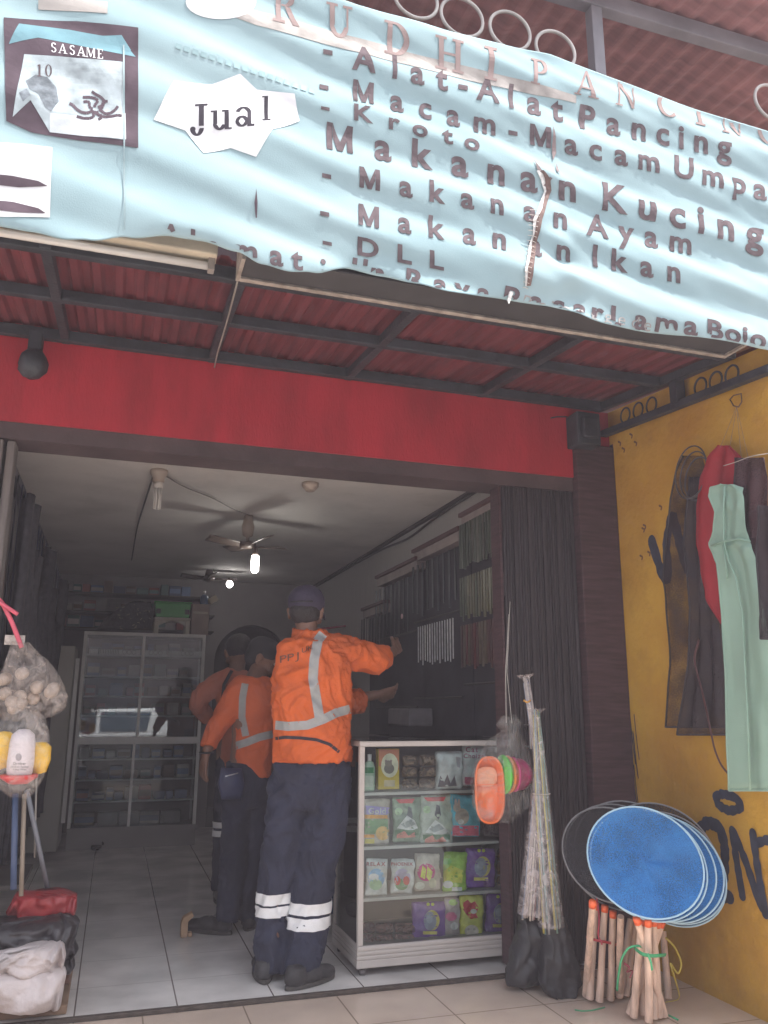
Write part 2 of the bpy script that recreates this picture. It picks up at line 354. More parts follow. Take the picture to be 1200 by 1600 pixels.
# neighbouring yellow wall
yel = mat('yellow_wall_paint', (.46, .23, .025), .8, .22, 2.6, .6, 28, dirt=.4, col2=(.60, .35, .04))
yw = thing('boundary_wall', 'ochre yellow side wall with black graffiti on the right of the shop', 'wall', (2.5, 3, 0))
m = MB(); m.prism([(2.472, 2.435, -.2), (2.472, F+.3, -.2), (2.472, F+.3, 2.77), (2.472, 2.435, 2.622)], (.13, 0, 0)); m.build('wall', yel, yw)
spray = mat('black_spray_paint', (.026, .032, .055), .8, .4, 20)
def wall_stroke(px, wd, name, lab=None, X=2.469, m_=spray, taper=False):
    pts = [P(a, b, X=X) for a, b in px]; q = []; wd = wd*(1.5 if m_ is spray and wd > .01 else 1)
    for i in range(len(pts)-1):
        for k in range(6): q.append(pts[i].lerp(pts[i+1], k/6))
    q.append(pts[-1])
    # smooth the path
    for _ in range(3): q = [q[0]]+[(q[i-1]+q[i]*2+q[i+1])/4 for i in range(1, len(q)-1)]+[q[-1]]
    mm = MB(); vs = []; fs = []
    for i, p in enumerate(q):
        d = (q[min(i+1, len(q)-1)]-q[max(i-1, 0)]).normalized(); n_ = Vector((0, -d.z, d.y))
        ww = wd*(1+.25*nz3(i*.7, wd))*(1 if not taper else max(.15, 1-i/len(q)))
        vs += [p+n_*ww/2, p-n_*ww/2]
    for i in range(len(q)-1): fs.append((2*i, 2*i+1, 2*i+3, 2*i+2))
    mm.add(vs, fs)
    for e in (0, -1):    # rounded ends
        c = q[e]; ring = [c+Vector((-.0004 if e else .0004, math.cos(t*math.pi/6)*wd/2, math.sin(t*math.pi/6)*wd/2)) for t in range(12)]
        mm.add(ring, [tuple(range(12))])
    o = mm.build(name, m_, yw, fix=False)
    if lab: o['label'] = lab
wall_stroke([(1018, 845), (1035, 900), (1045, 905), (1040, 850), (1050, 800), (1060, 840), (1070, 880), (1085, 900), (1100, 870)], .040, 'graffiti', 'black scrawl behind the hanging nets')
wall_stroke([(1118, 1245), (1128, 1240), (1150, 1246), (1160, 1262), (1140, 1268), (1122, 1258), (1118, 1245)], .026, 'graffiti', 'ring over the graffiti letters', X=2.468)
wall_stroke([(1090, 1300), (1105, 1284), (1125, 1292), (1133, 1325), (1132, 1365), (1126, 1390), (1128, 1398), (1140, 1402)], .036, 'graffiti', 'graffiti letter shaped like a two')
wall_stroke([(1144, 1298), (1150, 1340), (1160, 1400)], .026, 'graffiti', 'first stem of the graffiti N', X=2.468)
wall_stroke([(1146, 1300), (1165, 1345), (1186, 1410), (1196, 1425)], .026, 'graffiti', 'slant of the graffiti N', X=2.467)
wall_stroke([(1176, 1302), (1184, 1360), (1196, 1428)], .026, 'graffiti', 'second stem of the graffiti N', X=2.466)
wall_stroke([(1180, 1318), (1200, 1312), (1215, 1312)], .024, 'graffiti', 'last graffiti letter cut by the frame', X=2.4655)
# maroon paint that overlaps the yellow wall beside the pillar
edge = [(946, 700), (960, 860), (968, 1000), (975, 1080), (984, 1150), (988, 1200), (996, 1290), (1006, 1345), (1012, 1440)]
mm = MB(); vs = []
for a, b in edge:
    z = P(a, b, X=2.470).z; vs.append((2.4695, P(a, b, X=2.470).y, z)); vs.append((2.4695, F-.03, z))
mm.add(vs, [(2*i, 2*i+1, 2*i+3, 2*i+2) for i in range(len(edge)-1)])
tag(mm.build('paint_edge', maroon, yw, fix=False), 'ragged maroon paint beside the pillar')
for i in range(14):
    x = 985+random.uniform(-6, 12); y = 1150+random.uniform(0, 90)
    if i < 10: wall_stroke([(x, y-40), (x+4, y), (x+8, y+30)], .006, 'brush_mark', X=2.4686)
for i, (x, y) in enumerate([(1003, 825), (1000, 868), (1012, 862), (984, 678), (991, 690), (966, 690), (972, 700), (1030, 790), (1005, 820)]):
    wall_stroke([(x, y), (x+4, y+2), (x+3, y+6)], .010, 'stain', X=2.468, m_=mat('brown_stain', (.16, .08, .03), .9))

# ---------------------------------------------------------------- awning
steel = mat('dark_steel', (.028, .032, .04), .6, .4, 9, .3, dirt=.5)
corr = mat('maroon_corrugated_sheet', (.14, .032, .038), .5, .3, 3, .1, dirt=.3, stretch=(6, 1, 1))
aw = thing('awning', 'low corrugated maroon awning on dark steel bars over the doorway', 'awning', (1, 3.1, 2.7))
def awz(y): return 2.79-(F-y)*.118
def cs(u, v):
    x = -1.3+u*3.85; y = 2.60+v*(F-2.60)
    ph = (x/.078) % 1.0; h = .016 if ph < .35 else 0.0 if .5 < ph < .85 else (.016*(1-(ph-.35)/.15) if ph <= .5 else .016*(ph-.85)/.15)
    return (x, y, awz(y)+h)
m = MB(); m.grid(cs, 1000, 2); m.build('roof_sheet', corr, aw, solid=.0012)
for y, hh in ((3.615, .05), (3.11, .045), (2.645, .05)):
    m = MB(); m.bar((-1.3, y, awz(y)-hh/2-.012), (2.40, y, awz(y)-hh/2-.012), .035, hh); m.build('beam', steel, aw, bevel=.003)
for x in (-.80, -.33, .315, .98, 1.70, 2.40):
    m = MB(); m.bar((x, F-.005, awz(F)-.035), (x, 2.62, awz(2.62)-.035), .036, .042); m.build('rafter', steel, aw, bevel=.003)
m = MB(); m.bar((2.42, F-.02, 2.605), (2.42, 2.44, 2.49), .04, .035); m.build('side_bar', steel, aw, bevel=.003)
m = MB(); m.bar((2.42, 3.02, 2.55), (2.42, 3.02, 2.70), .05, .05, (0, 1, 0)); m.build('strut', steel, aw)
def ring(cy, cz, r, th, X, axis='x', n=28):
    mm = MB(); q = []
    for i in range(n+1):
        t = 2*math.pi*i/n; q.append((X, cy+r*math.cos(t), cz+r*math.sin(t)) if axis == 'x' else (cy+r*math.cos(t), X, cz+r*math.sin(t)))
    mm.tube(q, th, 6, cap=False); return mm
for y in (3.44, 3.33, 3.22, 2.86, 2.76, 2.66):
    ring(y, 2.60+.118*(y-F)*.95+.048+.018, .040, .005, 2.42).build('ring_ornament', steel, aw, smooth=True)
m = MB(); m.box((2.20, F-.12, 2.50), (2.34, F-.004, 2.68)); m.box((2.22, F-.15, 2.53), (2.31, F-.12, 2.64))
tag(m.build('mounting_block', steel, aw, bevel=.008), 'black steel block where the awning meets the pillar')
m = MB(); m.tube([(2.20, F-.02, 2.68), (2.12, F-.05, 2.66), (2.08, F-.06, 2.645)], .004, 6); m.build('bolt', steel, aw)

# fascia lamp hanging on the left
lm = thing('wall_lamp', 'small black round lamp hanging on the red fascia at the left', 'lamp', P(52, 560, Y=F-.1))
c = P(52, 567, Y=F-.10)
m = MB(); m.lathe([(0, -.065), (.035, -.062), (.055, -.035), (.060, 0), (.052, .03), (.03, .055), (0, .06)], c, 20); o = m.build('lamp_body', steel, lm, smooth=True)
for v in o.data.vertices: v.co += Vector([nz3(*v.co, s=30)*.010]*3)
m = MB(); m.box((c.x-.028, c.y-.02, c.z+.04), (c.x+.028, c.y+.05, c.z+.15)); m.build('bracket', steel, lm, bevel=.006)

# cable on the awning
def cable(name, lab, pts, r=.003, col=(.3, .27, .24), cat='cable'):
    mm = MB(); q = [Vector(p) for p in pts]; s_ = []
    for i in range(len(q)-1):
        for k in range(6): s_.append(q[i].lerp(q[i+1], k/6))
    s_.append(q[-1])
    for _ in range(4): s_ = [s_[0]]+[(s_[i-1]+s_[i]*2+s_[i+1])/4 for i in range(1, len(s_)-1)]+[s_[-1]]
    mm.tube(s_, r, 6); return tag(mm.build(name, mat('cable_%d' % int(col[0]*1000), col, .6), smooth=True), lab, cat)
cable('cable', 'thin pale cable hanging from the sign frame across the awning underside', [P(371, 440, Y=2.62), P(362, 475, Y=2.85), P(352, 512, Y=3.1), P(340, 550, Y=3.4), P(335, 574, Y=F-.02)], .0035)

# ---------------------------------------------------------------- sign frame and tube lamp behind the banner
cream = mat('cream_paint', (.52, .46, .36), .5, .15, 8, .1, dirt=.5)
sf = thing('sign_frame', 'long empty sign box with a flaking cream edge under the banner', 'sign frame', (1.3, 2.58, 2.59))
m = MB(); m.box((.302, 2.583, 2.588), (2.323, 2.600, 2.612)); m.box((.288, 2.45, 2.588), (.3018, 2.60, 2.9)); m.box((2.3232, 2.45, 2.588), (2.337, 2.60, 2.9)); m.box((.302, 2.574, 2.586), (2.323, 2.5828, 2.590))
o = m.build('frame', mat('flaking_cream', (.34, .29, .25), .7, .3, 25, .5, dirt=.8), sf, bevel=.002)
m = MB(); m.box((.3022, 2.45, 2.600), (2.3228, 2.5825, 2.606)); m.box((.3022, 2.5745, 2.6065), (2.3228, 2.5825, 2.95)); m.build('back_panel', mat('dark_panel', (.045, .043, .045), .8, .3, 4), sf)
tl_ = thing('tube_lamp', 'unlit fluorescent tube on a cream batten under the left end of the banner', 'lamp', (-.2, 2.58, 2.64))
m = MB(); m.box((-1.1, 2.56, 2.652), (.22, 2.66, 2.70)); m.box((-1.1, 2.575, 2.70), (.22, 2.645, 2.72)); m.build('housing', cream, tl_, bevel=.006)
m = MB(); m.tube([(-1.08, 2.60, 2.628), (.195, 2.60, 2.628)], .014, 12); m.build('tube', mat('fluorescent_glass', (.62, .60, .57), .25, .05), tl_, smooth=True)
m = MB(); m.box((.192, 2.582, 2.608), (.214, 2.618, 2.66)); m.build('socket', mat('lamp_socket', (.25, .22, .2), .5), tl_, bevel=.003)

# ---------------------------------------------------------------- upper roof and ring railing above the banner
up_m = mat('upper_roof_sheet', (.28, .13, .13), .6, .3, 2, .1, stretch=(1, 8, 1), dirt=.3)
RZ = P(1200, -12, Y=2.56).z
ur = thing('upper_roof', 'faded reddish upper roof on grey beams above the banner', 'roof', (2.5, 3, 4.2))
m = MB(); m.grid(lambda u, v: (-2+u*8, 2.56+v*1.3, RZ+.16*v+.012*math.sin(u*8/.12*2*math.pi)), 520, 2); m.build('roof_sheet', up_m, ur, solid=.002)
g_st = mat('grey_painted_steel', (.20, .19, .21), .6, .2, 5, .1)
m = MB(); m.bar((-2, 2.85, RZ-.03), (6, 2.85, RZ-.03), .06, .09); m.build('beam', g_st, ur, bevel=.004)
for x in (1.98, 3.9):
    m = MB(); m.bar((x, 2.85, 2.72), (x, 2.85, RZ-.08), .06, .06, (0, 1, 0)); m.build('post', g_st, ur, bevel=.004)
rr_ = mat('worn_ring_paint', (.40, .37, .35), .6, .2, 9)
rail = thing('ring_railing', 'row of pale iron rings along the awning top behind the banner', 'railing', (1.5, 2.7, 3.7))
for px_, py_ in ((722, 27), (797, 48), (868, 78), (1205, 160), (650, -2)):
    c = P(px_, py_, Y=2.70); ring(c.x, c.z, .098, .008, 2.70, 'y', 36).build('ring', rr_, rail, smooth=True)
m = MB(); m.bar((-1, 2.70, 3.62), (4, 2.70, 3.62), .03, .03); m.build('rail', rr_, rail)
# ================================================================= BANNER
BY, BZ, BT = 2.40, 2.60, .10       # plane: y = BY + BT*(z-BZ)
def BP(x, y):
    d = fw + rt*((x-600)/FL) - up*((y-800)/FL)
    t = (BY+BT*(CH-BZ))/(d.y-BT*d.z); p = O+d*t
    for _ in range(5): t = t+.8*((BY+BT*(p.z-BZ)-fold0(p.x, p.z))-p.y)/(d.y-BT*d.z); p = O+d*t
    return (p.x, p.z)
def fold(x, z): return fold0(x, z)-.022*math.exp(-abs(z-bot(x))/.03)*(.5+.5*math.sin(x*11))
def fold0(x, z):
    q = z + .16*x + .05*math.sin(x*1.7+.6) + .05*nz3(x, z, 0, 1.1)
    a = math.sin(q*2*math.pi/.24 + 1.2*nz3(x, z, 3, .9))
    b = math.sin((z+.33*x)*2*math.pi/.11 + 2.5*nz3(x, z, 7, 1.6))
    k = .5+.5*math.tanh((x-.2)*1.6)
    h = .0115*a*(.45+.55*k) + .0018*b*k + .016*nz3(x, z*1.3, 1, 1.2) + .0015*nz3(x, z*2, 4, 7)
    # puckers round the tear
    dx = x-1.47+.10*(z-2.9); h += .012*math.exp(-(dx/.05)**2)*math.sin(z*40)*max(0, min(1, (3.25-z)*4))
    return h
edge_px = [(-260, 320), (-100, 335), (0, 348), (50, 358), (100, 372), (140, 375), (200, 370), (270, 365), (320, 372), (370, 390), (410, 412), (450, 424), (490, 425), (550, 416), (600, 428), (650, 441), (700, 455), (790, 464), (850, 474), (950, 506), (1050, 520), (1150, 535), (1200, 543), (1260, 552)]
EDG = [BP(*p) for p in edge_px]
def bot(x):
    if x <= EDG[0][0]: return EDG[0][1]
    for a, b in zip(EDG, EDG[1:]):
        if x <= b[0]: t = (x-a[0])/(b[0]-a[0]); t = t*t*(3-2*t); return a[1]+(b[1]-a[1])*t
    return EDG[-1][1]
def top(x):
    a = BP(560, 8); b = BP(860, 85); c = BP(1200, 205)
    pts = [(-1.3, a[1]+.12), (0.1, a[1]+.05), a, b, c, (3.3, c[1]-.05)]
    for p, q in zip(pts, pts[1:]):
        if x <= q[0]: t = (x-p[0])/(q[0]-p[0]); return p[1]+(q[1]-p[1])*t
    return pts[-1][1]
def BM(x, z, off=0.0):
    return Vector((x, BY+BT*(z-BZ)-fold(x, z)-off, z))
ban = thing('banner', 'wrinkled pale blue cloth banner listing fishing gear and pet food in brown lettering', 'banner', (.8, 2.42, 2.6))
X0, X1 = -1.15, 2.95
def clothm():
    m = mat('pale_blue_banner_cloth', (.31, .43, .46), .95, .06, 2, .08, 200, tl=.2, col2=(.37, .49, .515), spec=.05)
    return m
m = MB(); m.grid(lambda u, v: BM(X0+(X1-X0)*u, bot(X0+(X1-X0)*u)+(top(X0+(X1-X0)*u)-bot(X0+(X1-X0)*u))*v), 420, 200)
m.build('cloth', clothm(), ban, smooth=True, solid=.0015, fix=False)
def on_banner(polys, name, m_, off=.0045, lab=None, px=True, seg=.03, faces=None):
    "flat shapes in photo pixels laid on the folded cloth as printed areas"
    bm = bmesh.new(); 
    if faces is None:
        for k, pl in enumerate(polys):
            q = [BP(*p) if px else p for p in pl]; vs = [bm.verts.new((a, 0, b)) for a, b in q]
            try: bm.faces.new(vs)
            except ValueError: pass
    else:
        vs = [bm.verts.new((a, 0, b)) for a, b in polys]
        for f in faces:
            try: bm.faces.new([vs[i] for i in f])
            except ValueError: pass
    bmesh.ops.triangulate(bm, faces=bm.faces)
    for _ in range(6):
        es = [e for e in bm.edges if e.calc_length() > seg]
        if not es: break
        bmesh.ops.subdivide_edges(bm, edges=es, cuts=1); bmesh.ops.triangulate(bm, faces=bm.faces)
    for f in bm.faces: f.normal_update(); 
    kill = [v for v in bm.verts if v.co.z < bot(v.co.x)+.002 or v.co.z > top(v.co.x)-.002]
    bmesh.ops.delete(bm, geom=kill, context='VERTS')
    for v in bm.verts: v.co = BM(v.co.x, v.co.z, off)
    me = bpy.data.meshes.new(name); bm.to_mesh(me); bm.free(); me.materials.append(m_)
    o = bpy.data.objects.new(name, me); C.objects.link(o); o.parent = ban; o.matrix_parent_inverse = Matrix.Translation(-ban.location)
    if lab: o['label'] = lab
    return o
ink = mat('faded_brown_print', (.115, .09, .097), .95, .25, 30, spec=.02)
ink2 = mat('washed_brown_print', (.28, .21, .20), .95, .2, 8, spec=.02)
white_p = mat('white_print', (.64, .63, .64), .95, .05, 3, spec=.02)
drk = mat('dark_poster_print', (.095, .07, .085), .9, .3, 8, spec=.05)
def glyph_at(ch, cx, cy, hpx, bold=.022, sx=1.0, shear=0.0, ser=False, rot=None):
    "one letter: returns verts (pixel space) centred on cx, cy following the line direction"
    if ser:
        pl, wd = SER[ch]; k = hpx
        return [[(cx+((a-wd/2)*k*sx), cy-(b-.5)*k+(a-wd/2)*k*sx*(rot or 0)) for a, b in q] for q in pl]
    v, f, wd = glyph(ch, .006 if ch == 'M' else bold); k = hpx/.70; hh = .35
    return [(cx+(a-wd/2)*k*sx, cy-(b-hh)*k+(a-wd/2)*k*sx*(rot or 0)) for a, b in v], f
def line(chars, hpx, name_lab, bold=.028, sx=1.0, m_=ink, slope=.2, shear=0):
    vs = []; fs = []
    for ch, cx, cy in chars:
        v, f = glyph_at(ch, cx, cy, hpx, bold, sx, rot=slope); o = len(vs)
        vs += v; fs += [tuple(i+o for i in q) for q in f]
    on_banner([BP(*p) for p in vs], 'lettering', m_, .0035, name_lab, faces=fs)
def spread(s, xs, pts):
    "letters s at pixel x positions xs along a polyline of centres"
    out = []
    for ch, x in zip(s, xs):
        for (a, b), (c_, d) in zip(pts, pts[1:]):
            if x <= c_ or (c_, d) == pts[-1]: out.append((ch, x, b+(d-b)*(x-a)/(c_-a))); break
    return out
line(spread('-Alat-AlatPancing', [512, 568, 616, 652, 690, 723, 762, 799, 834, 870, 918, 958, 998, 1035, 1064, 1095, 1131], [(512, 76), (568, 93), (762, 140), (918, 184), (1131, 228)]), 36, 'line reading Alat-Alat Pancing', sx=.95)
line(spread('-Macam-MacamUmpan', [506, 568, 620, 664, 708, 757, 801, 844, 892, 930, 970, 1013, 1068, 1113, 1154, 1187, 1228], [(506, 131), (568, 144), (757, 192), (892, 225), (1068, 262), (1228, 306)]), 33, 'line reading Macam-Macam Umpan')
line(spread('-Kroto', [508, 568, 616, 656, 699, 737], [(508, 166), (568, 178), (737, 222)]), 25, 'squashed line reading Kroto', sx=1.25)
line(spread('MakananKucing', [531, 598, 660, 718, 775, 826, 886, 960, 1010, 1058, 1094, 1133, 1178], [(531, 216), (660, 241), (826, 278), (1010, 322), (1178, 364)]), 42, 'largest line reading Makanan Kucing', sx=1.0, bold=.03)
line(spread('-MakananAyam', [510, 577, 634, 683, 730, 776, 828, 875, 933, 978, 1017, 1063], [(510, 270), (577, 280), (776, 318), (933, 353), (1063, 378)]), 33, 'line reading Makanan Ayam')
line(spread('-MakananIkan', [507, 576, 632, 682, 733, 780, 836, 880, 930, 968, 1010, 1052], [(507, 329), (576, 338), (780, 372), (930, 400), (1052, 424)]), 33, 'line reading Makanan Ikan')
line(spread('-DLL', [511, 575, 632, 682], [(511, 376), (575, 387), (682, 407)]), 27, 'line reading DLL', sx=1.25)
line(spread('Alamat:Jln', [268, 302, 335, 385, 432, 464, 505, 552, 572, 592], [(268, 366), (335, 380), (464, 405), (592, 424)]), 32, 'cut off address line reading Alamat', sx=1.05)
line(spread('RayaPasarLamaBojo', [650, 688, 722, 757, 802, 840, 874, 906, 934, 966, 1003, 1043, 1080, 1117, 1145, 1162, 1186], [(650, 436), (757, 456), (840, 468), (966, 494), (1080, 508), (1186, 528)]), 28, 'bottom address line reading Raya Pasar Lama Bojo', sx=1.2)
line(spread('Bojonggede', [828, 850, 864, 884, 906, 928, 950, 972, 994, 1014], [(828, 469), (906, 486), (1014, 506)]), 17, 'small overlapping word Bojonggede', sx=1.2, bold=.0, m_=mat('grey_print', (.3, .28, .27), .6))
ser = []
for ch, x, y in (('R', 447, 12), ('U', 530, 34), ('D', 620, 62), ('H', 702, 86), ('I', 766, 100), ('P', 842, 114), ('A', 916, 132), ('N', 978, 148), ('C', 1042, 163), ('I', 1094, 176), ('N', 1145, 190), ('G', 1200, 206)):
    for q in glyph_at(ch, x, y, 52 if x < 800 else 40, ser=True, sx=1.0, rot=.24): ser.append(q)
on_banner(ser, 'lettering', ink2, .004, 'faded serif shop name across the top of the banner')
# washed brownish smear under the shop name
on_banner([[(340, 2), (420, 22), (560, 60), (760, 112), (900, 150), (900, 162), (740, 128), (540, 78), (400, 40), (330, 14)]], 'faded_print', mat('smeared_print', (.36, .33, .31), .95, .3, 12, spec=.02), .0025, 'faded smear under the shop name')
on_banner([[(345+55*math.cos(t*math.pi/12), 4+27*math.sin(t*math.pi/12)) for t in range(24)]], 'emblem', white_p, .003, 'white oval cut by the top of the frame')
# star with Jual
st = [(272, 127), (330, 133), (375, 116), (401, 141), (460, 147), (437, 170), (468, 190), (418, 205), (400, 246), (360, 232), (318, 240), (290, 205), (240, 188), (283, 163)]
on_banner([st], 'star', white_p, .003, 'white star shape on the banner')
ser = []
for ch, x, y, h in (('J', 312, 185, 43), ('u', 346, 190, 45), ('a', 382, 185, 45), ('l', 416, 170, 38)):
    for q in glyph_at(ch, x, y if ch in 'Jl' else y-9, h, ser=True, sx=1.15, rot=-.06): ser.append(q)
on_banner(ser, 'lettering', mat('dark_jual_print', (.05, .045, .055), .95, spec=.02), .004, 'serif word Jual on the white star')
# hook packet poster
on_banner([[(6, 28), (120, 34), (216, 44), (216, 232), (120, 220), (50, 208), (10, 190)]], 'packet_print', drk, .003, 'dark printed hook packet')
teal_hl = mat('teal_fold_highlight', (.15, .27, .31), .9, .3, 6, spec=.05)  # highlights on the packet's folds, put into the colour
on_banner([[(30, 38), (110, 48), (190, 62), (212, 90), (150, 78), (60, 60), (14, 70)], [(110, 56), (190, 56), (205, 80), (150, 66)]], 'packet_print', teal_hl, .0036, 'painted highlights on the teal packet folds')
on_banner([[(38, 86), (120, 92), (192, 98), (196, 220), (130, 214), (78, 208), (76, 176), (48, 158), (20, 184)]], 'packet_print', mat('pale_packet_print', (.36, .41, .43), .9, .4, 14, spec=.03), .0042, 'pale window of the packet')
on_banner([[(78, 178), (150, 186), (196, 178), (197, 219), (130, 214), (78, 208)]], 'packet_print', mat('faded_packet_corner', (.52, .55, .57), .95, .2, 14, spec=.02), .0048, 'white corner of the packet')
on_banner([[(40, 128), (56, 118), (74, 122), (88, 138), (92, 160), (80, 176), (70, 168), (60, 148), (46, 140)], [(30, 146), (42, 140), (48, 150), (36, 160)]], 'packet_print', mat('grey_fish_print', (.17, .19, .21), .9, .4, 40, spec=.03), .0048, 'dark fish on the packet')
ser = []
for i, ch in enumerate('SASAME'):
    for q in glyph_at(ch, 84+i*14.5, 76+i*2.0, 15, ser=True, rot=.12): ser.append(q)
on_banner(ser, 'lettering', white_p, .0055, 'white word SASAME on the packet')
ser = []
for ch, x in (('1', 62), ('0', 76)):
    for q in glyph_at(ch, x, 112, 19, ser=True, rot=.05): ser.append(q)
on_banner(ser, 'lettering', ink, .0055, 'serif number 10 on the packet')
line(spread('WORM', [103, 120, 137, 154], [(103, 116), (154, 122)]), 13, 'word WORM on the packet', sx=1.0)
line(spread('I', [178], [(170, 124), (180, 125)]), 13, 'cut off stroke after WORM')
wr = []
for k in range(9):
    a = rad(k*40+10); cx_, cy_ = 150, 172; L_ = 24+8*math.sin(k*2.1); pts = []
    for i in range(7):
        t = i/6; r = 4+L_*t; aa = a+.5*math.sin(t*4+k); pts.append((cx_+r*math.cos(aa)*1.25, cy_+r*math.sin(aa)*.8))
    for i in range(6):
        p, q = pts[i], pts[i+1]; dx, dy = q[0]-p[0], q[1]-p[1]; l = math.hypot(dx, dy) or 1; nx, ny = -dy/l*2.2, dx/l*2.2
        wr.append([(p[0]+nx, p[1]+ny), (q[0]+nx, q[1]+ny), (q[0]-nx, q[1]-ny), (p[0]-nx, p[1]-ny)])
on_banner(wr, 'packet_print', drk, .0055, 'tangle of printed worms')
on_banner([[(-40, 222), (40, 226), (82, 231), (78, 340), (40, 338), (-40, 336)]], 'print_panel', white_p, .003, 'white panel at the left edge of the banner')
on_banner([[(-20, 272), (20, 276), (60, 284), (75, 292), (30, 294), (-20, 288)], [(-20, 312), (20, 316), (60, 326), (72, 334), (30, 332), (-20, 326)]], 'print_panel', drk, .0042, 'two dark brush strokes on the white panel')
on_banner([[(60, 0), (168, 4), (168, 22), (60, 16)]], 'print_panel', mat('brown_bar_print', (.30, .27, .25), .6), .003, 'brown bar above the hook packet')
on_banner([[(192, 72), (194.5, 72), (196, 360), (193.5, 360)]], 'seam', mat('seam_dark', (.22, .30, .32), .7), .006, 'vertical seam in the cloth')
on_banner([[(400, 296), (402, 318), (401, 342), (399, 342), (397, 318)]], 'slit', drk, .006)
# faint tiny line over the star
on_banner([[(275+k*13, 68+k*4.3), (284+k*13, 71+k*4.3), (283+k*13, 79+k*4.3), (274+k*13, 76+k*4.3)] for k in range(17)], 'lettering', mat('almost_gone_print', (.30, .42, .44), .95, spec=.02), .003, 'nearly washed out small line above the star')
# the tear
tear = [(843, 268), (851, 282), (853, 300), (846, 325), (838, 345), (834, 368), (829, 392), (825, 420), (822, 448)]
def strip(path, w_, dxs=0):
    L_ = []; R_ = []
    for i, (x, y) in enumerate(path):
        q = w_(i/(len(path)-1)); L_.append((x-q+dxs, y)); R_.append((x+q+dxs, y))
    return [[L_[i], R_[i], R_[i+1], L_[i+1]] for i in range(len(path)-1)]
on_banner(strip(tear, lambda t: 6-2*t+2*math.sin(t*17)), 'tear', mat('frayed_edge', (.62, .60, .58), .8, .3, 60, .6), .007, 'frayed pale edge of the tear')
on_banner(strip(tear, lambda t: 2+2.5*abs(math.sin(t*9)), 3), 'tear', mat('tear_brown', (.13, .08, .07), .9, .4, 60), .009, 'stitched brown gap of the long tear')
on_banner([[(862, 196), (867, 214), (868, 240), (863, 252), (861, 232)], [(832, 250), (842, 262), (850, 276), (838, 266)], [(846, 288), (858, 278), (862, 280), (850, 296)], [(868, 256), (874, 272), (868, 268)]], 'tear', mat('slit_brown', (.20, .15, .15), .9), .007, 'short slits above the long tear')  # short slits laid on as dull brown patches
m = MB()
for k in range(16):     # loose threads stitched across the tear
    y = 330+k*8; p = BP(826-(y-330)*.09, y); q = BP(842-(y-330)*.15, y+3); m.tube([BM(p[0], p[1], .011), BM((p[0]+q[0])/2, (p[1]+q[1])/2, .014), BM(q[0], q[1], .011)], .0012, 4)
m.build('stitching', mat('thread', (.55, .5, .46), .9), ban)
m = MB(); p = BP(800, 460); m.tube([BM(p[0], p[1]+.01, .006), BM(p[0]-.01, p[1]-.02, .008), BM(p[0]-.02, p[1]-.045, .010)], [.008, .006, .002], 6); m.build('loose_strip', mat('frayed_edge', ()), ban)
# ================================================================= FOLDING GATES
gate_m = mat('dark_gate_steel', (.035, .028, .031), .5, .35, 5, .2, dirt=.5, stretch=(8, 8, .6))
gate_l = mat('worn_gate_steel', (.14, .12, .11), .5, .4, 3, .3, dirt=.6, stretch=(10, 10, .4))
fg = thing('folding_gate', 'dark folding steel gate stacked open beside the maroon pillar', 'gate', (2.02, F+.05, 0))
n_ = 15; xs = [1.82+i*(2.232-1.82)/n_ for i in range(n_+1)]
for i in range(n_):
    mm = MB(); x0, x1 = xs[i]+.002, xs[i+1]-.002; y0 = F+.02; k = (i % 3)*.006
    mm.box((x0, y0-k, .012), (x1-.010, y0+.115, 2.272)); mm.bar((x1-.004, y0+.004, .012), (x1-.004, y0+.004, 2.270), .007, .02, (0, 1, 0))
    mm.build('gate_leaf', gate_m, fg, bevel=.003)
m = MB()
for z in (.5, 1.1, 1.7): m.box((1.815, F+.02, z), (1.8195, F+.12, z+.12))
m.build('hinge', gate_m, fg)
m = MB(); m.box((1.800, F+.02, .01), (1.8145, F+.12, 2.272)); tag(m.build('gate_frame', maroon, fg, bevel=.002), 'maroon end bar of the gate')
m = MB(); m.tube([(1.905, F-.035, .965), (1.905, F-.035, 1.085)], .006, 8); m.tube([(1.905, F-.035, .975), (1.905, F+.02, .975)], .004, 6); m.tube([(1.905, F-.035, 1.075), (1.905, F+.02, 1.075)], .004, 6)
m.build('gate_handle', mat('bright_steel', (.55, .55, .55), .3, .1, metal=1), fg)
fg2 = thing('folding_gate', 'worn folding steel gate stacked at the left edge of the doorway', 'gate', (-.6, F+.05, 0))
for i in range(9):
    x0 = -.90+i*.0466; mm = MB(); mm.box((x0, F+.03-(i % 2)*.012, .012), (x0+.034, F+.14, 2.272)); mm.build('gate_leaf', gate_l, fg2, bevel=.006)
# inner return walls that close the sides of the room
m = MB(); m.box((2.001, F+.205, -.01), (2.47, F+.209, 2.53)); tag(m.build('return_wall', maroon, sb), 'dark wall behind the folded gate')
m = MB(); m.box((-.90, F+.205, -.01), (-.625, F+.209, 2.45)); m.build('return_wall', lint, sb)

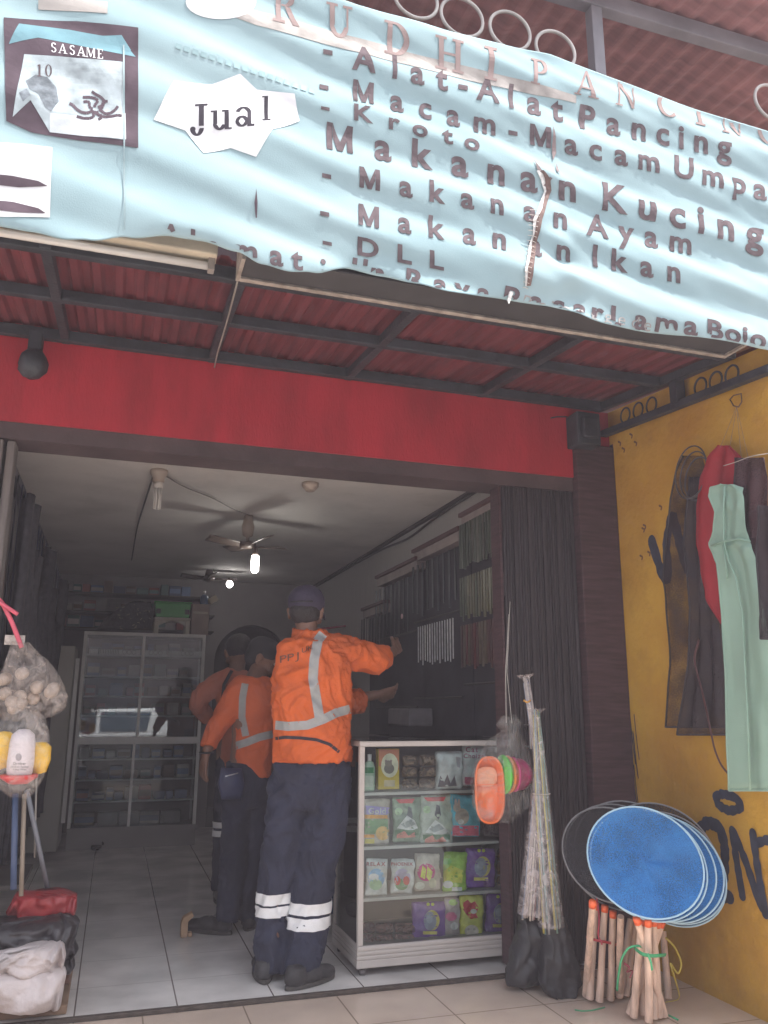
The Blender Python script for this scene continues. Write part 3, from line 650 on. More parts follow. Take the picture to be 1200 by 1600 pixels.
# ================================================================= CEILING THINGS
porc = mat('old_porcelain', (.40, .33, .28), .45, .15, 9)
l1 = thing('ceiling_lamp', 'unlit compact lamp with three long tubes on a cream ceiling socket', 'lamp', (.142, 4.6, 2.45))
m = MB(); m.lathe([(.048, .449-.449), (.05, -.02), (.034, -.045), (.032, -.07)], (.142, 4.6, 2.45), 20); m.build('socket', porc, l1, smooth=True)
m = MB(); m.lathe([(.02, -.07), (.026, -.075), (.026, -.105), (.0, -.106)], (.142, 4.6, 2.45), 20); m.build('lamp_base', mat('pale_lamp_base', (.6, .56, .52), .4), l1, smooth=True)
for k in range(6):
    a = k*math.pi/3; m = MB(); q = (.142+.016*math.cos(a), 4.6+.016*math.sin(a))
    m.tube([(q[0], q[1], 2.345), (q[0], q[1], 2.225)], .0055, 8); m.build('lamp_tube', mat('fluorescent_glass', ()), l1, smooth=True)
l2 = thing('ceiling_socket', 'empty cream lamp socket on the ceiling near the doorway', 'lamp socket', (1.01, 4.59, 2.45))
m = MB(); m.lathe([(.05, 0), (.05, -.022), (.03, -.045), (.026, -.05), (.02, -.03)], (1.01, 4.59, 2.45), 20); m.build('socket', porc, l2, smooth=True)
fan_m = mat('fan_bronze', (.10, .075, .065), .4, .2, 9)
bulb_m = mat('lit_lamp_glass', (1.0, .98, .90), .3, .02, emit=15)
def fan(x, y, zb, rb, label, lit, ph):
    t = thing('ceiling_fan', label, 'ceiling fan', (x, y, 2.45))
    mm = MB(); mm.lathe([(.03, 2.449), (.036, 2.40), (.045, 2.37), (.035, zb+.06), (.012, zb+.05), (.012, zb+.02)], (x, y, 0), 20); mm.build('mount', porc if lit == 1 else fan_m, t, smooth=True)
    mm = MB(); mm.lathe([(.012, zb+.02), (.055, zb+.012), (.062, zb-.005), (.045, zb-.025), (.02, zb-.03), (0, zb-.03)], (x, y, 0), 24); mm.build('motor', fan_m, t, smooth=True)
    for k in range(4):
        a = ph+k*math.pi/2; d = Vector((math.cos(a), math.sin(a), 0)); n2 = Vector((-math.sin(a), math.cos(a), 0))
        mm = MB(); mm.grid(lambda u, v: Vector((x, y, zb-.004))+d*(.05+u*rb)+n2*((v-.5)*(.035+.045*math.sin(min(1, u*1.25)*math.pi*.62)))+Vector((0, 0, (v-.5)*.028+.015*u*u)), 12, 4)
        mm.build('blade', fan_m, t, smooth=True, solid=.004)
    if lit == 1:
        bx, by = x+.055, y-.02
        mm = MB(); mm.lathe([(.016, zb-.02), (.02, zb-.06), (.02, zb-.075), (0, zb-.076)], (bx, by, 0), 16); mm.build('lamp_holder', fan_m, t, smooth=True)
        mm = MB(); mm.lathe([(.0, zb-.077), (.024, zb-.082), (.026, zb-.12), (.026, zb-.18), (.018, zb-.195), (0, zb-.196)], (bx, by, 0), 16); mm.build('lit_bulb', bulb_m, t, smooth=True)
    else:
        bx, by = x+.20, y
        mm = MB(); mm.tube([(x+.03, y, zb), (bx, y, zb-.01)], .006, 6); mm.lathe([(.02, zb+.01), (.025, zb-.02), (0, zb-.021)], (bx, by, 0), 14); mm.build('lamp_holder', fan_m, t, smooth=True)
        mm = MB(); mm.ell((bx, by, zb-.052), (.031, .031, .033)); mm.build('lit_bulb', mat('lit_bulb_glass', (1, .98, .95), .3, .02, emit=15), t, smooth=True)
fan(.79, 5.55, 2.245, .25, 'bronze four blade fan with a lit lamp, nearer the doorway', 1, .35)
fan(.78, 7.97, 2.37, .22, 'small dark ceiling fan with a round lit bulb, farther back', 2, .1)
cable('cable', 'thin cable along the ceiling between the unlit lamp and the fan', [(.16, 4.65, 2.445), (.30, 4.85, 2.43), (.50, 5.1, 2.44), (.65, 5.3, 2.425), (.79, 5.5, 2.44)], .003, (.10, .08, .08))
cable('cable', 'dark cable running back along the ceiling from the unlit lamp', [(.115, 4.66, 2.44), (.09, 5.3, 2.44), (.06, 6.2, 2.445), (.05, 7.6, 2.44)], .006, (.05, .045, .045))
cable('cable', 'dark cable along the top edge of the right wall', [(1.985, 3.9, 2.43), (1.985, 5, 2.42), (1.985, 5.6, 2.37), (1.985, 6.3, 2.42), (1.985, 8.6, 2.43)], .009, (.06, .05, .055))
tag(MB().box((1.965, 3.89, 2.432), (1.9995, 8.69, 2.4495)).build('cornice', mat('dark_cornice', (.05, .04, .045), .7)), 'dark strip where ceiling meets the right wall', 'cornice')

# ================================================================= PUFFED SHAPES
def puff(name, rows, Y, depth, m_, parent=None, wr=.006, ws=14, nu=14, nv=None, X=None, sub=4, flat=.5, tilt=0.0, crimp=.0):
    "closed soft body; rows = (py, x left, x right) in photo pixels on the plane Y (or X), front and back bulge by depth/2"
    mm = MB(); R_ = []
    for (y0, a0, b0), (y1, a1, b1) in zip(rows, rows[1:]):
        for k in range(sub): t = k/sub; R_.append((y0+(y1-y0)*t, a0+(a1-a0)*t, b0+(b1-b0)*t))
    R_.append(rows[-1])
    k = len(R_); n2 = nu*2; vs = []; fs = []
    for i, (py, xa, xb) in enumerate(R_):
        v = i/(k-1); dv = min(1, (math.sin(math.pi*min(max(v, .0), 1))+.0001)**flat) if crimp == 0 else max(crimp, math.sin(math.pi*v)**flat)
        dY = tilt*(1-v)
        for j in range(n2):
            t = 2*math.pi*j/n2; u = (1-math.cos(t))/2; s_ = math.sin(t); px_ = xa+(xb-xa)*u
            p = P(px_, py, X=X) if X is not None else P(px_, py, Y=Y+dY)
            ax = Vector((-1, 0, 0)) if X is not None else Vector((0, -1, 0))
            q = p+ax*(depth/2*dv*(1 if s_ > 0 else -1)*abs(s_)**.6)
            w_ = (nz3(p.x*1.0, p.y+s_, p.z, ws)+.7*(ridged((p.x+.1*nz3(p.z, p.x, 1, 6), p.y+s_*.3, p.z*.8), ws*.9)-.5)+.35*(ridged((p.x, p.z, p.y), ws*2.3)-.5))*wr*(.3+dv)
            q += ax*w_+Vector((nz3(p.z, p.x, 4, ws*.7)*wr*.6, 0, nz3(p.x, p.z, 9, ws*.7)*wr*.5)); vs.append(q)
    for i in range(k-1):
        for j in range(n2):
            a = i*n2+j; b = i*n2+(j+1) % n2; fs.append((a, b, b+n2, a+n2))
    fs.append(tuple(range(n2))); fs.append(tuple((k-1)*n2+j for j in range(n2)))
    mm.add(vs, fs); return mm.build(name, m_, parent, smooth=True)
def bvh_of(o):
    me = o.data; return BVHTree.FromPolygons([v.co[:] for v in me.vertices], [tuple(p.vertices) for p in me.polygons])
def print_on(o, polys, name, m_, parent, off=.0015, lab=None, seg=.012, dirv=None, faces=None, hard=True):
    "photo-pixel outlines laid on the visible side of a soft body"
    T = bvh_of(o); bm = bmesh.new()
    if faces is None:
        for k_, pl in enumerate(polys):
            vs = [bm.verts.new((a, -b, 0)) for a, b in pl]
            try: bm.faces.new(vs)
            except ValueError: pass
    else:
        vs = [bm.verts.new((a, -b, 0)) for a, b in polys]
        for f in faces:
            try: bm.faces.new([vs[i] for i in f])
            except ValueError: pass
    bmesh.ops.triangulate(bm, faces=bm.faces); sg = seg*300
    for _ in range(4):
        es = [e for e in bm.edges if e.calc_length() > sg]
        if not es: break
        bmesh.ops.subdivide_edges(bm, edges=es, cuts=1); bmesh.ops.triangulate(bm, faces=bm.faces)
    kill = []
    for v in bm.verts:
        d = (fw + rt*((v.co.x-600)/FL) - up*((-v.co.y-800)/FL)).normalized()
        h, n2, i_, dd = T.ray_cast(O, d)
        if h is None: kill.append(v)
        else: v.co = h-d*off
    bmesh.ops.delete(bm, geom=kill, context='VERTS')
    me = bpy.data.meshes.new(name); bm.to_mesh(me); bm.free(); me.materials.append(m_)
    q = bpy.data.objects.new(name, me); C.objects.link(q)
    if parent: q.parent = parent; q.matrix_parent_inverse = Matrix.Translation(-parent.location) if parent.location.length and parent.type == 'EMPTY' else Matrix()
    if lab: q['label'] = lab
    return q
def oval(cx, cy, rx, ry, n=20, a0=0, a1=360): return [(cx+rx*math.cos(rad(a0+(a1-a0)*i/n)), cy+ry*math.sin(rad(a0+(a1-a0)*i/n))) for i in range(n if a1-a0 == 360 else n+1)]
def wordpx(s, cx, cy, h, bold=.02, sx=1.0, rot=0):
    vs, fs, wd = text2d(s, h, bold, 0, sx); return [(cx-wd/2+a, cy+h/2-b+(a-wd/2)*rot) for a, b in vs], fs
PM = {}
def col(c, nm=None, rough=.35):
    k = nm or 'print_%d_%d_%d' % tuple(int(v*100) for v in c)
    return mat(k, c, rough, .18, 25)

# ================================================================= GLASS DISPLAY CASE
alu = mat('cream_aluminium', (.50, .46, .43), .4, .08, 3, .05, dirt=.3)
dc = thing('display_case', 'cream framed glass display case on castors in the doorway', 'display case', (1.5, 4.0, 0))
cx0, cx1, cy0, cy1 = 1.105, 1.93, 3.80, 4.24
m = MB()
for x0, x1 in ((cx0, cx0+.026), (cx1-.026, cx1)):
    for y0, y1 in ((cy0, cy0+.026), (cy1-.026, cy1)): m.box((x0, y0, .125), (x1, y1, .975))
m.box((cx0, cy0, .975), (cx1, cy0+.026, 1.0)); m.box((cx0, cy1-.026, .975), (cx1, cy1, 1.0)); m.box((cx0, cy0+.026, .975), (cx0+.026, cy1-.026, 1.0)); m.box((cx1-.026, cy0+.026, .975), (cx1, cy1-.026, 1.0))
m.build('frame', alu, dc, bevel=.003)
m = MB(); m.box((cx0-.004, cy0-.004, .035), (cx1+.004, cy1+.004, .068))
for k in range(3): m.box((cx0-.004+.001*k, cy0-.006+.001*k, .070+k*.018), (cx1+.004, cy1+.004, .086+k*.018))
m.box((cx0, cy0, .062), (cx1, cy1, .125)); m.build('plinth', alu, dc, bevel=.004)
shelfz = [.125, P(620, 1398, Y=3.87).z, P(640, 1318, Y=3.87).z, P(620, 1236, Y=3.87).z]
for z in shelfz[1:]:
    m = MB(); m.box((cx0+.028, cy0+.034, z-.014), (cx1-.028, cy1-.05, z)); m.build('shelf', mat('white_shelf', (.60, .58, .56), .4, .05, 5), dc, bevel=.002)
gl = glass('case_glass', haze=.015)
for a, b in (((cx0+.026, cy0+.008, .126), (cx1-.026, cy0+.012, .974)), ((cx0+.008, cy0+.027, .126), (cx0+.012, cy1-.027, .974)), ((cx0-.004, cy0-.006, 1.001), (cx1+.004, cy1+.004, 1.007))):
    m = MB(); m.box(a, b); m.build('glass_pane', gl, dc)
m = MB(); m.box((cx0+.026, cy1-.016, .126), (cx1-.026, cy1-.012, .974)); m.build('back_panel', mat('case_back', (.13, .125, .13), .6, .2, 3), dc)
for x, y in ((cx0+.03, cy0+.03), (cx1-.03, cy0+.03), (cx0+.03, cy1-.03), (cx1-.03, cy1-.03)):
    m = MB(); m.tube([(x-.012, y, .0185), (x+.012, y, .0185)], .018, 16); m.box((x-.016, y-.012, .022), (x+.016, y+.012, .0345)); m.build('castor', mat('castor_steel', (.14, .13, .13), .4, .3, 9, metal=.3), dc, bevel=.003)

def pouch(x0, x1, y0, y1, base, label, Y=3.875, name='pet_food_bag', cat='bag', dep=.035, prints=(), words=(), group='bags in the display case', rough=.25, wr=.011, m_=None, skew=0, sag=0):
    w_ = x1-x0; base = tuple(min(.9, v*1.6) for v in base); prints = [(q[0], tuple(min(.9, v*1.5) for v in q[1]))+tuple(q[2:]) for q in prints]
    rows = [(y0, x0+skew+1, x1+skew-1), (y0+4, x0+skew, x1+skew), (y0+(y1-y0)*.35, x0+skew*.6+w_*.03, x1+skew*.6-w_*.02), (y0+(y1-y0)*.7, x0+skew*.3+w_*.02-sag, x1+skew*.3-w_*.01+sag), (y1-3, x0-sag, x1+sag), (y1, x0+1, x1-1)]
    bs = P((x0+x1)/2, y1, Y=Y)
    t = thing(name, label, cat, bs, group)
    o = puff('bag_body', rows, Y, dep, m_ or mat('film_%d_%d_%d' % tuple(int(v*100) for v in base), base, rough, .28, 22, 1.0, 34, coat=.6), t, wr=wr, ws=26, flat=.6, crimp=.12, nu=9, sub=5)
    k = 0
    for pr in prints:
        kind, c = pr[0], pr[1]; k += 1
        if kind == 'o': pl = oval(*pr[2:6])
        elif kind == 'r': a, b, c_, d = pr[2:6]; pl = [(a, b), (c_, b), (c_, d), (a, d)]
        else: pl = pr[2]
        print_on(o, [pl], 'label_print', col(c), t, off=.0011+k*.0006)
    for s_, cx_, cy_, h_, c in words:
        v, f = wordpx(s_, cx_, cy_, h_); print_on(o, v, 'lettering', col(c), t, off=.0050, faces=f)
    return t
W_ = (.72, .70, .70); K_ = (.03, .03, .035); PU = (.13, .05, .26); YE = (.70, .58, .08); GR = (.12, .32, .10); RD = (.50, .05, .06); OR = (.75, .27, .05)
# row one
bt = thing('shampoo_bottle', 'slim green and white bottle at the left of the top shelf', 'bottle', P(577, 1237, Y=3.87))
c = P(577, 1236, Y=3.87); m = MB(); m.lathe([(.024, 0), (.027, .012), (.027, .105), (.020, .128), (.010, .136)], c, 20, sy=.6); ob = m.build('bottle_body', mat('pale_green_plastic', (.40, .55, .42), .3, .05), bt, smooth=True)
m = MB(); m.lathe([(.009, .136), (.010, .166), (.0, .167)], c, 16); m.build('cap', mat('white_plastic', W_, .3, .05), bt, smooth=True)
print_on(ob, [[(568, 1199), (586, 1199), (586, 1208), (568, 1208)]], 'label_band', col((.02, .22, .08)), bt, .002); print_on(ob, [[(570, 1212), (584, 1212), (584, 1230), (570, 1230)]], 'label_band', col((.6, .66, .56)), bt, .002)
hb = thing('hamster_food_box', 'yellow and orange carton with a grey hamster on the top shelf', 'box', P(607, 1235, Y=3.88))
a = P(591, 1234, Y=3.87); b = P(624, 1170, Y=3.87)
m = MB(); m.box((a.x, 3.87, a.z), (b.x, 3.915, b.z)); ob = m.build('carton', mat('yellow_card', (.66, .46, .04), .5, .08, 6), hb, bevel=.002)
for pl, cc, of in (([(592, 1171), (623.4, 1171), (623.4, 1203), (592, 1197)], (.62, .20, .10), .001), (oval(609, 1196, 13.5, 19), (.80, .74, .55), .002), (oval(608, 1201, 8, 8), (.20, .17, .15), .003), (oval(607, 1193, 5.5, 5), (.26, .22, .18), .0035), (oval(603, 1189, 1.6, 2), (.3, .2, .2), .004), (oval(611, 1189, 1.6, 2), (.3, .2, .2), .0041), ([(600, 1219), (617, 1219), (617, 1229), (600, 1229)], (.62, .50, .30), .002)):
    print_on(ob, [pl], 'label_print', col(cc), hb, of)
brown = plastic_wrap('brown_pellet_bag', (.30, .20, .14), .8, .9); pinkb = plastic_wrap('rosy_pellet_bag', (.34, .20, .19), .8, .9); honey = plastic_wrap('golden_pellet_bag', (.46, .27, .12), .8, .9)
k = 0
for ci, (xa, xb) in enumerate(((628, 652), (654, 681))):
    for r_ in range(3):
        y1 = 1233-r_*18; o = puff('pellet_bag', [(y1-17, xa+2, xb-2), (y1-9, xa, xb), (y1-1, xa+1, xb-1)], 3.88, .05, brown, None, wr=.007, ws=30, nu=8)
        tag(o, '%s brown pellet bag in the %s column of the top shelf stack' % (('lowest', 'middle', 'uppermost')[r_], ('left', 'right')[ci]), 'bag', 'bags in the display case')
pouch(680, 722, 1174, 1234, (.62, .60, .60), 'bulging white sack with scribbled dark drawing on the top shelf', dep=.07, prints=[('p', (.15, .13, .15), [(684, 1230), (688, 1212), (694, 1222), (699, 1210), (704, 1224), (710, 1212), (714, 1228)]), ('p', (.35, .33, .36), [(712, 1182), (720, 1184), (719, 1200), (714, 1198)])], wr=.010)
pouch(721, 760, 1161, 1228, (.66, .50, .52), 'white and pink bag with curly red writing at the right of the top shelf', dep=.06, prints=[('r', (.40, .08, .14), 726, 1214, 755, 1226)], words=[('Cat', 738, 1171, 8, (.45, .1, .2)), ('Choize', 741, 1181, 7, (.45, .1, .2))], skew=0)
# row two
pouch(566, 608, 1248, 1320, (.34, .30, .26), 'silver topped pouch with purple band reading Gold, second shelf', dep=.04, prints=[('p', (.26, .22, .46), [(567, 1258), (611, 1262), (611, 1273), (567, 1272)]), ('p', OR, [(567, 1273), (611, 1274), (611, 1279), (567, 1279)]), ('r', (.14, .26, .12), 568, 1280, 606, 1303), ('o', (.70, .36, .12), 598, 1302, 11, 11), ('r', OR, 567, 1304, 585, 1309), ('r', (.5, .42, .1), 570, 1311, 585, 1318)], words=[('Gold', 590, 1267, 9, W_)], skew=2)
for nme, xa, xb, ya, yb, Yp in (('left', 612, 658, 1246, 1316, 3.875), ('right', 656, 707, 1243, 1323, 3.872)):
    pouch(xa, xb, ya, yb, (.16, .22, .16) if nme == 'left' else (.34, .38, .33), 'green pouch with a pigeon picture, %s one of the pair' % nme, Y=Yp, dep=.035, prints=[('p', (.50, .06, .07), [(xa+6, ya+3), (xb-10, ya+2), (xb-14, ya+9), (xa+12, ya+9)]), ('o', (.35, .48, .30), xa+11, ya+22, 6, 6), ('p', (.08, .09, .11), [(xa+26, ya+14), (xa+31, ya+16), (xa+33, ya+30), (xa+29, ya+38), (xa+23, ya+30), (xa+25, ya+22)]), ('p', (.62, .63, .62), [(xa+8, yb-22), (xa+24, yb-42), (xa+36, yb-34), (xb-5, yb-22), (xa+30, yb-18)]), ('p', (.30, .33, .34), [(xa+14, yb-28), (xa+30, yb-36), (xa+38, yb-28), (xa+22, yb-22)]), ('r', (.07, .16, .08), xa+5, yb-19, xb-4, yb-11), ('p', (.55, .20, .16), [(xa+8, yb-12), (xa+20, yb-18), (xa+26, yb-10), (xa+36, yb-16), (xb-9, yb-8), (xa+8, yb-6)])])
pouch(702, 750, 1242, 1307, (.08, .36, .48), 'turquoise bag with a grey rabbit picture and pink foot', dep=.05, prints=[('r', (.60, .10, .17), 707, 1290, 748, 1306), ('o', (.36, .31, .27), 722, 1276, 11, 13), ('o', (.42, .36, .32), 714, 1262, 6, 7), ('o', (.38, .30, .28), 712, 1254, 2, 6), ('o', (.38, .30, .28), 717, 1254, 2, 6), ('o', (.75, .73, .70), 720, 1284, 5, 4)], skew=-1)
o = puff('pellet_bag', [(1286, 758, 790), (1296, 755, 795), (1306, 757, 793)], 3.88, .07, plastic_wrap('dark_pellet_bag', (.13, .09, .09), .85, .9), wr=.008, nu=9); tag(o, 'dark brown pellet bag at the right of the second shelf, lower', 'bag', 'bags in the display case')
o = puff('pellet_bag', [(1267, 760, 788), (1276, 757, 793), (1285, 760, 791)], 3.88, .07, plastic_wrap('dark_pellet_bag', ()), wr=.008, nu=9); tag(o, 'dark brown pellet bag resting on another, second shelf', 'bag', 'bags in the display case')
# row three
for nme, xa, xb, a_, dd in (('blue lake', 570, 604, (.20, .36, .55), (.28, .42, .26)), ('two red parrot', 609, 646, (.40, .36, .50), (.16, .28, .14))):
    y_ = 1342
    pouch(xa, xb, y_, 1400 if xa < 600 else 1396, (.60, .55, .53), 'white pouch with a %s picture on the third shelf' % nme, dep=.045, prints=[('o', a_, (xa+xb)/2+1, 1372, 13, 15), ('o', dd, (xa+xb)/2, 1382, 10, 9)]+([('o', (.55, .08, .06), 621, 1376, 5, 7), ('o', (.55, .08, .06), 635, 1376, 5, 7)] if xa > 600 else [('o', (.60, .64, .66), 584, 1370, 8, 5)]), words=[('RELAX' if xa < 600 else 'PHOENIX', (xa+xb)/2+1, 1350, 6.0 if xa < 600 else 5.2, (.5, .1, .1))], skew=2)
pouch(648, 688, 1333, 1392, (.40, .34, .30), 'tan pouch with red and yellow birds on the third shelf', dep=.045, prints=[('o', (.50, .05, .20), 666, 1363, 14, 14), ('p', (.75, .66, .08), [(660, 1352), (666, 1358), (664, 1374), (657, 1370)]), ('p', (.55, .62, .08), [(668, 1354), (676, 1362), (672, 1378), (666, 1370)]), ('o', (.62, .56, .50), 656, 1384, 8, 6), ('o', (.5, .46, .35), 676, 1380, 6, 8)], skew=0)
pouch(690, 727, 1331, 1394, (.26, .42, .07), 'lime green pouch with yellow fruit on the third shelf', dep=.045, prints=[('p', (.62, .58, .10), [(692, 1362), (705, 1352), (724, 1360), (722, 1380), (694, 1378)]), ('o', (.22, .46, .12), 698, 1346, 8, 5), ('o', (.62, .62, .56), 700, 1382, 8, 6), ('r', W_, 706, 1386, 722, 1392)], skew=3)
def purple(xa, xb, ya, yb, lab, Y=3.875):
    cxp = (xa+xb)/2+2; cyp = (ya+yb)/2
    return pouch(xa, xb, ya, yb, PU, lab, Y=Y, dep=.045, prints=[('o', (.50, .42, .10), cxp+3, cyp-2, 12, 16), ('o', (.22, .24, .32), cxp, cyp-1, 10, 15), ('o', (.33, .35, .42), cxp-1, cyp-4, 5, 7), ('r', (.62, .50, .12), cxp-11, cyp+15, cxp+11, cyp+20), ('o', (.75, .62, .05), cxp-3, ya+4, 2.6, 2.6), ('o', (.75, .62, .05), cxp+4, ya+4, 2.6, 2.6)])
purple(726, 773, 1325, 1387, 'purple cat litter bag on the third shelf')
for r_ in range(3):
    y1 = 1388-r_*21; o = puff('pellet_bag', [(y1-20, 778, 803), (y1-10, 776, 806), (y1-1, 777, 804)], 3.93, .05, honey, wr=.007, ws=30, nu=8); tag(o, '%s golden pellet bag in the column beside the purple bag' % ('lowest', 'middle', 'uppermost')[r_], 'bag', 'bags in the display case')
# row four
for ci, (xa, xb) in enumerate(((566, 586), (587, 615), (616, 648))):
    for r_ in range(2):
        y1 = 1475-r_*17; o = puff('pellet_bag', [(y1-16, xa+2, xb-2), (y1-8, xa, xb), (y1-1, xa+1, xb-1)], 3.88, .05, pinkb, wr=.007, ws=30, nu=8); tag(o, '%s rosy pellet bag in the %s column of the bottom shelf' % (('lower', 'upper')[r_], ('left', 'middle', 'right')[ci]), 'bag', 'bags in the display case')
purple(643, 697, 1409, 1471, 'purple cat litter bag at the middle of the bottom shelf', 3.88)
pouch(694, 718, 1403, 1462, (.36, .30, .30), 'narrow grey pouch with pink and green prints on the bottom shelf', dep=.04, prints=[('o', (.35, .55, .15), 708, 1410, 7, 5), ('o', (.60, .15, .28), 705, 1432, 9, 7), ('o', (.60, .56, .55), 710, 1447, 6, 6)])
pouch(718, 755, 1399, 1466, (.66, .58, .10), 'yellow pouch with a red splash and a kitten on the bottom shelf', dep=.045, prints=[('p', (.48, .04, .05), [(724, 1410), (731, 1406), (736, 1411), (742, 1408), (748, 1418), (744, 1428), (747, 1434), (736, 1436), (728, 1428), (723, 1420)]), ('o', (.65, .55, .50), 740, 1424, 5, 4), ('o', (.55, .48, .42), 737, 1455, 11, 10), ('o', (.35, .30, .26), 732, 1452, 2, 2), ('o', (.35, .30, .26), 741, 1452, 2, 2)], Y=3.87)
purple(758, 800, 1397, 1461, 'purple cat litter bag at the right of the bottom shelf', 3.875)
# ================================================================= REAR CABINET
GY = 7.62   # glass front of the upper half
gc = thing('glass_cabinet', 'tall grey aluminium cabinet with sliding glass full of tackle at the back', 'cabinet', (.25, 8.0, 0))
al2 = mat('grey_aluminium', (.75, .75, .74), .35, .1, 4, dirt=.3)
A = P(132, 986, Y=GY); B = P(322, 992, Y=GY); xL, xR, zT = A.x, B.x, A.z
zM = P(220, 1157, Y=GY).z; zB = .17
yb = GY+.36
m = MB(); tk = .028
for x in (xL, xR-tk): m.box((x, GY, zB), (x+tk, GY+.03, zT)); m.box((x, yb-.03, zB), (x+tk, yb, zT))
m.box((xL+tk, GY, zT-tk), (xR-tk, GY+.03, zT)); m.box((xL+tk, GY-.004, zM-.03), (xR-tk, GY+.03, zM+.03)); m.box((xL, GY+.03, zT-tk), (xR, yb-.03, zT-.002))
m.build('frame', al2, gc, bevel=.003)
m = MB(); m.box((xL, GY+.004, .0), (xR, yb, zB-.001)); m.build('plinth', mat('cabinet_plinth', (.26, .25, .24), .5, .15, 3, dirt=.3), gc, bevel=.004)
xm = P(226, 990, Y=GY).x; xm2 = P(213, 1250, Y=GY).x
m = MB(); m.box((xm-.012, GY+.002, zM+.031), (xm+.012, GY+.022, zT-tk-.001)); m.build('mullion', al2, gc)
m = MB(); m.box((xm-.030, GY+.002, zB+.001), (xm-.008, GY+.022, zM-.031)); m.build('mullion', al2, gc)
shz = []
for py in (1022, 1056, 1087, 1118): shz.append(P(180, py, Y=GY).z)
for py in (1186, 1218, 1252): shz.append(P(180, py, Y=GY).z)
for z in shz:
    m = MB(); m.box((xL+tk+.001, GY+.035, z-.012), (xR-tk-.001, yb-.035, z)); m.build('shelf', al2, gc)
m = MB(); m.box((xL+.001, yb-.028, zB), (xR-.001, yb-.001, zT-.003)); m.build('back_panel', mat('cabinet_back', (.10, .10, .10), .7), gc)
for x in (xL+.004, xR-.008): m = MB(); m.box((x, GY+.031, zB), (x+.004, yb-.031, zT-tk-.002)); m.build('side_panel', mat('cabinet_back', ()), gc)
cg = glass('cabinet_glass', (.85, .9, .9), .03, ior=2.0); cg2 = glass('cabinet_glass_lower', (.8, .85, .85), .03, ior=1.3)
tlt = math.radians(0.0)
for (z0, z1) in ((zM+.03, zT-tk), (zB, zM-.03)):
    m = MB(); x0, x1 = xL+tk, xR-tk
    k = -.0092*(z1-z0) if z0 > .8 else 0
    m.add([(x0, GY+.012, z0), (x1, GY+.012, z0), (x1, GY+.012+k*-1, z1), (x0, GY+.012+k*-1, z1), (x0, GY+.016, z0), (x1, GY+.016, z0), (x1, GY+.016-k, z1), (x0, GY+.016-k, z1)], [(0, 1, 2, 3), (7, 6, 5, 4), (0, 4, 5, 1), (1, 5, 6, 2), (2, 6, 7, 3), (3, 7, 4, 0)]); m.build('glass_pane', cg if k else cg2, gc)
# stock inside
ords = ['first', 'second', 'third', 'fourth', 'fifth', 'sixth', 'seventh', 'eighth', 'ninth', 'tenth', 'eleventh', 'twelfth']
ords15 = ords+['thirteenth', 'fourteenth', 'fifteenth']
pal = [((.30, .29, .28), 'grey'), ((.42, .40, .37), 'pale'), ((.16, .10, .07), 'brown'), ((.08, .11, .20), 'navy'), ((.35, .10, .09), 'dull red'), ((.12, .22, .20), 'dark green'), ((.48, .46, .44), 'whitish'), ((.12, .20, .36), 'blue')]
levels = [zB]+sorted(shz)
levels = sorted([zB+.005]+[z for z in shz])
names = ['floor', 'lowest', 'second lowest', 'third lowest', 'fourth', 'fifth', 'sixth', 'top']
rnd = random.Random(11)
def carton(name, x0, y0, z0, sx, sy, sz, c, lab, group, band=None):
    mm = MB(); mm.box((x0, y0, z0), (x0+sx, y0+sy, z0+sz)); t = mm.build(name, mat('card_%d_%d_%d' % tuple(int(v*100) for v in c), c, .55, .15, 12), bevel=.003); tag(t, lab, 'box', group)
    if band:
        b2 = MB(); b2.box((x0+.004, y0-.0025, z0+sz*.25), (x0+sx-.004, y0-.0005, z0+sz*.7)); b2.build('label', mat('card_%d_%d_%d' % tuple(int(v*100) for v in band), band, .5, .15, 12), t)
    return t
for li, z in enumerate(levels):
    x = xL+tk+.02; k = 0
    while x < xR-tk-.10:
        ww = rnd.uniform(.055, .11); hh = rnd.uniform(.06, .115); c, cn = pal[rnd.randrange(len(pal))]
        if li < 3 and rnd.random() < .5: c, cn = pal[7] if rnd.random() < .5 else pal[3]
        if li == 0: c, cn = pal[0]; hh = .1; ww = .16
        b = pal[rnd.randrange(len(pal))][0] if rnd.random() < .6 else None
        carton('tackle_box', x, GY+.07+rnd.uniform(0, .04), z+.001, ww, .12, hh, c, '%s tackle box, %s from the left on the %s cabinet shelf' % (cn, ords[min(k, 11)], names[li]), 'boxes in the rear cabinet', b)
        x += ww+rnd.uniform(.004, .03); k += 1
# white strips with printed rings on the second shelf from the top
z = shz[0]
for i, (xa, xb, st) in enumerate(((140, 154, 0), (156, 220, 1), (221, 261, 2), (264, 317, 3))):
    a = P(xa, 1010, Y=GY+.045); b = P(xb, 1010, Y=GY+.045)
    t = MB().box((a.x, GY+.040, z+.002), (b.x, GY+.052, z+.043)).build('price_strip', mat('white_strip', (.88, .86, .83), .5, .05)); tag(t, ['short white strip at the left end of the cabinet shelf', 'striped white strip on the cabinet shelf', 'white strip with three rings beside the mullion', 'white strip with three rings at the right end'][i], 'label strip', 'white strips on the cabinet shelf')
    kk = MB()
    for j in range(3 if st > 0 else 0):
        cx_ = b.x-.055-j*.040 if st < 3 else b.x-.10-j*.036
        q = [(cx_+.018*math.cos(u*math.pi/8), GY+.038, z+.022+.018*math.sin(u*math.pi/8)) for u in range(17)]; kk.tube(q, .0016, 4, cap=False)
    if st == 1:
        for j in range(12): kk.box((a.x+.005+j*.014, GY+.0372, z+.006), (a.x+.010+j*.014, GY+.0385, z+.040))
    if kk.v: kk.build('ring_print', mat('black_print', (.05, .05, .05), .6), t)
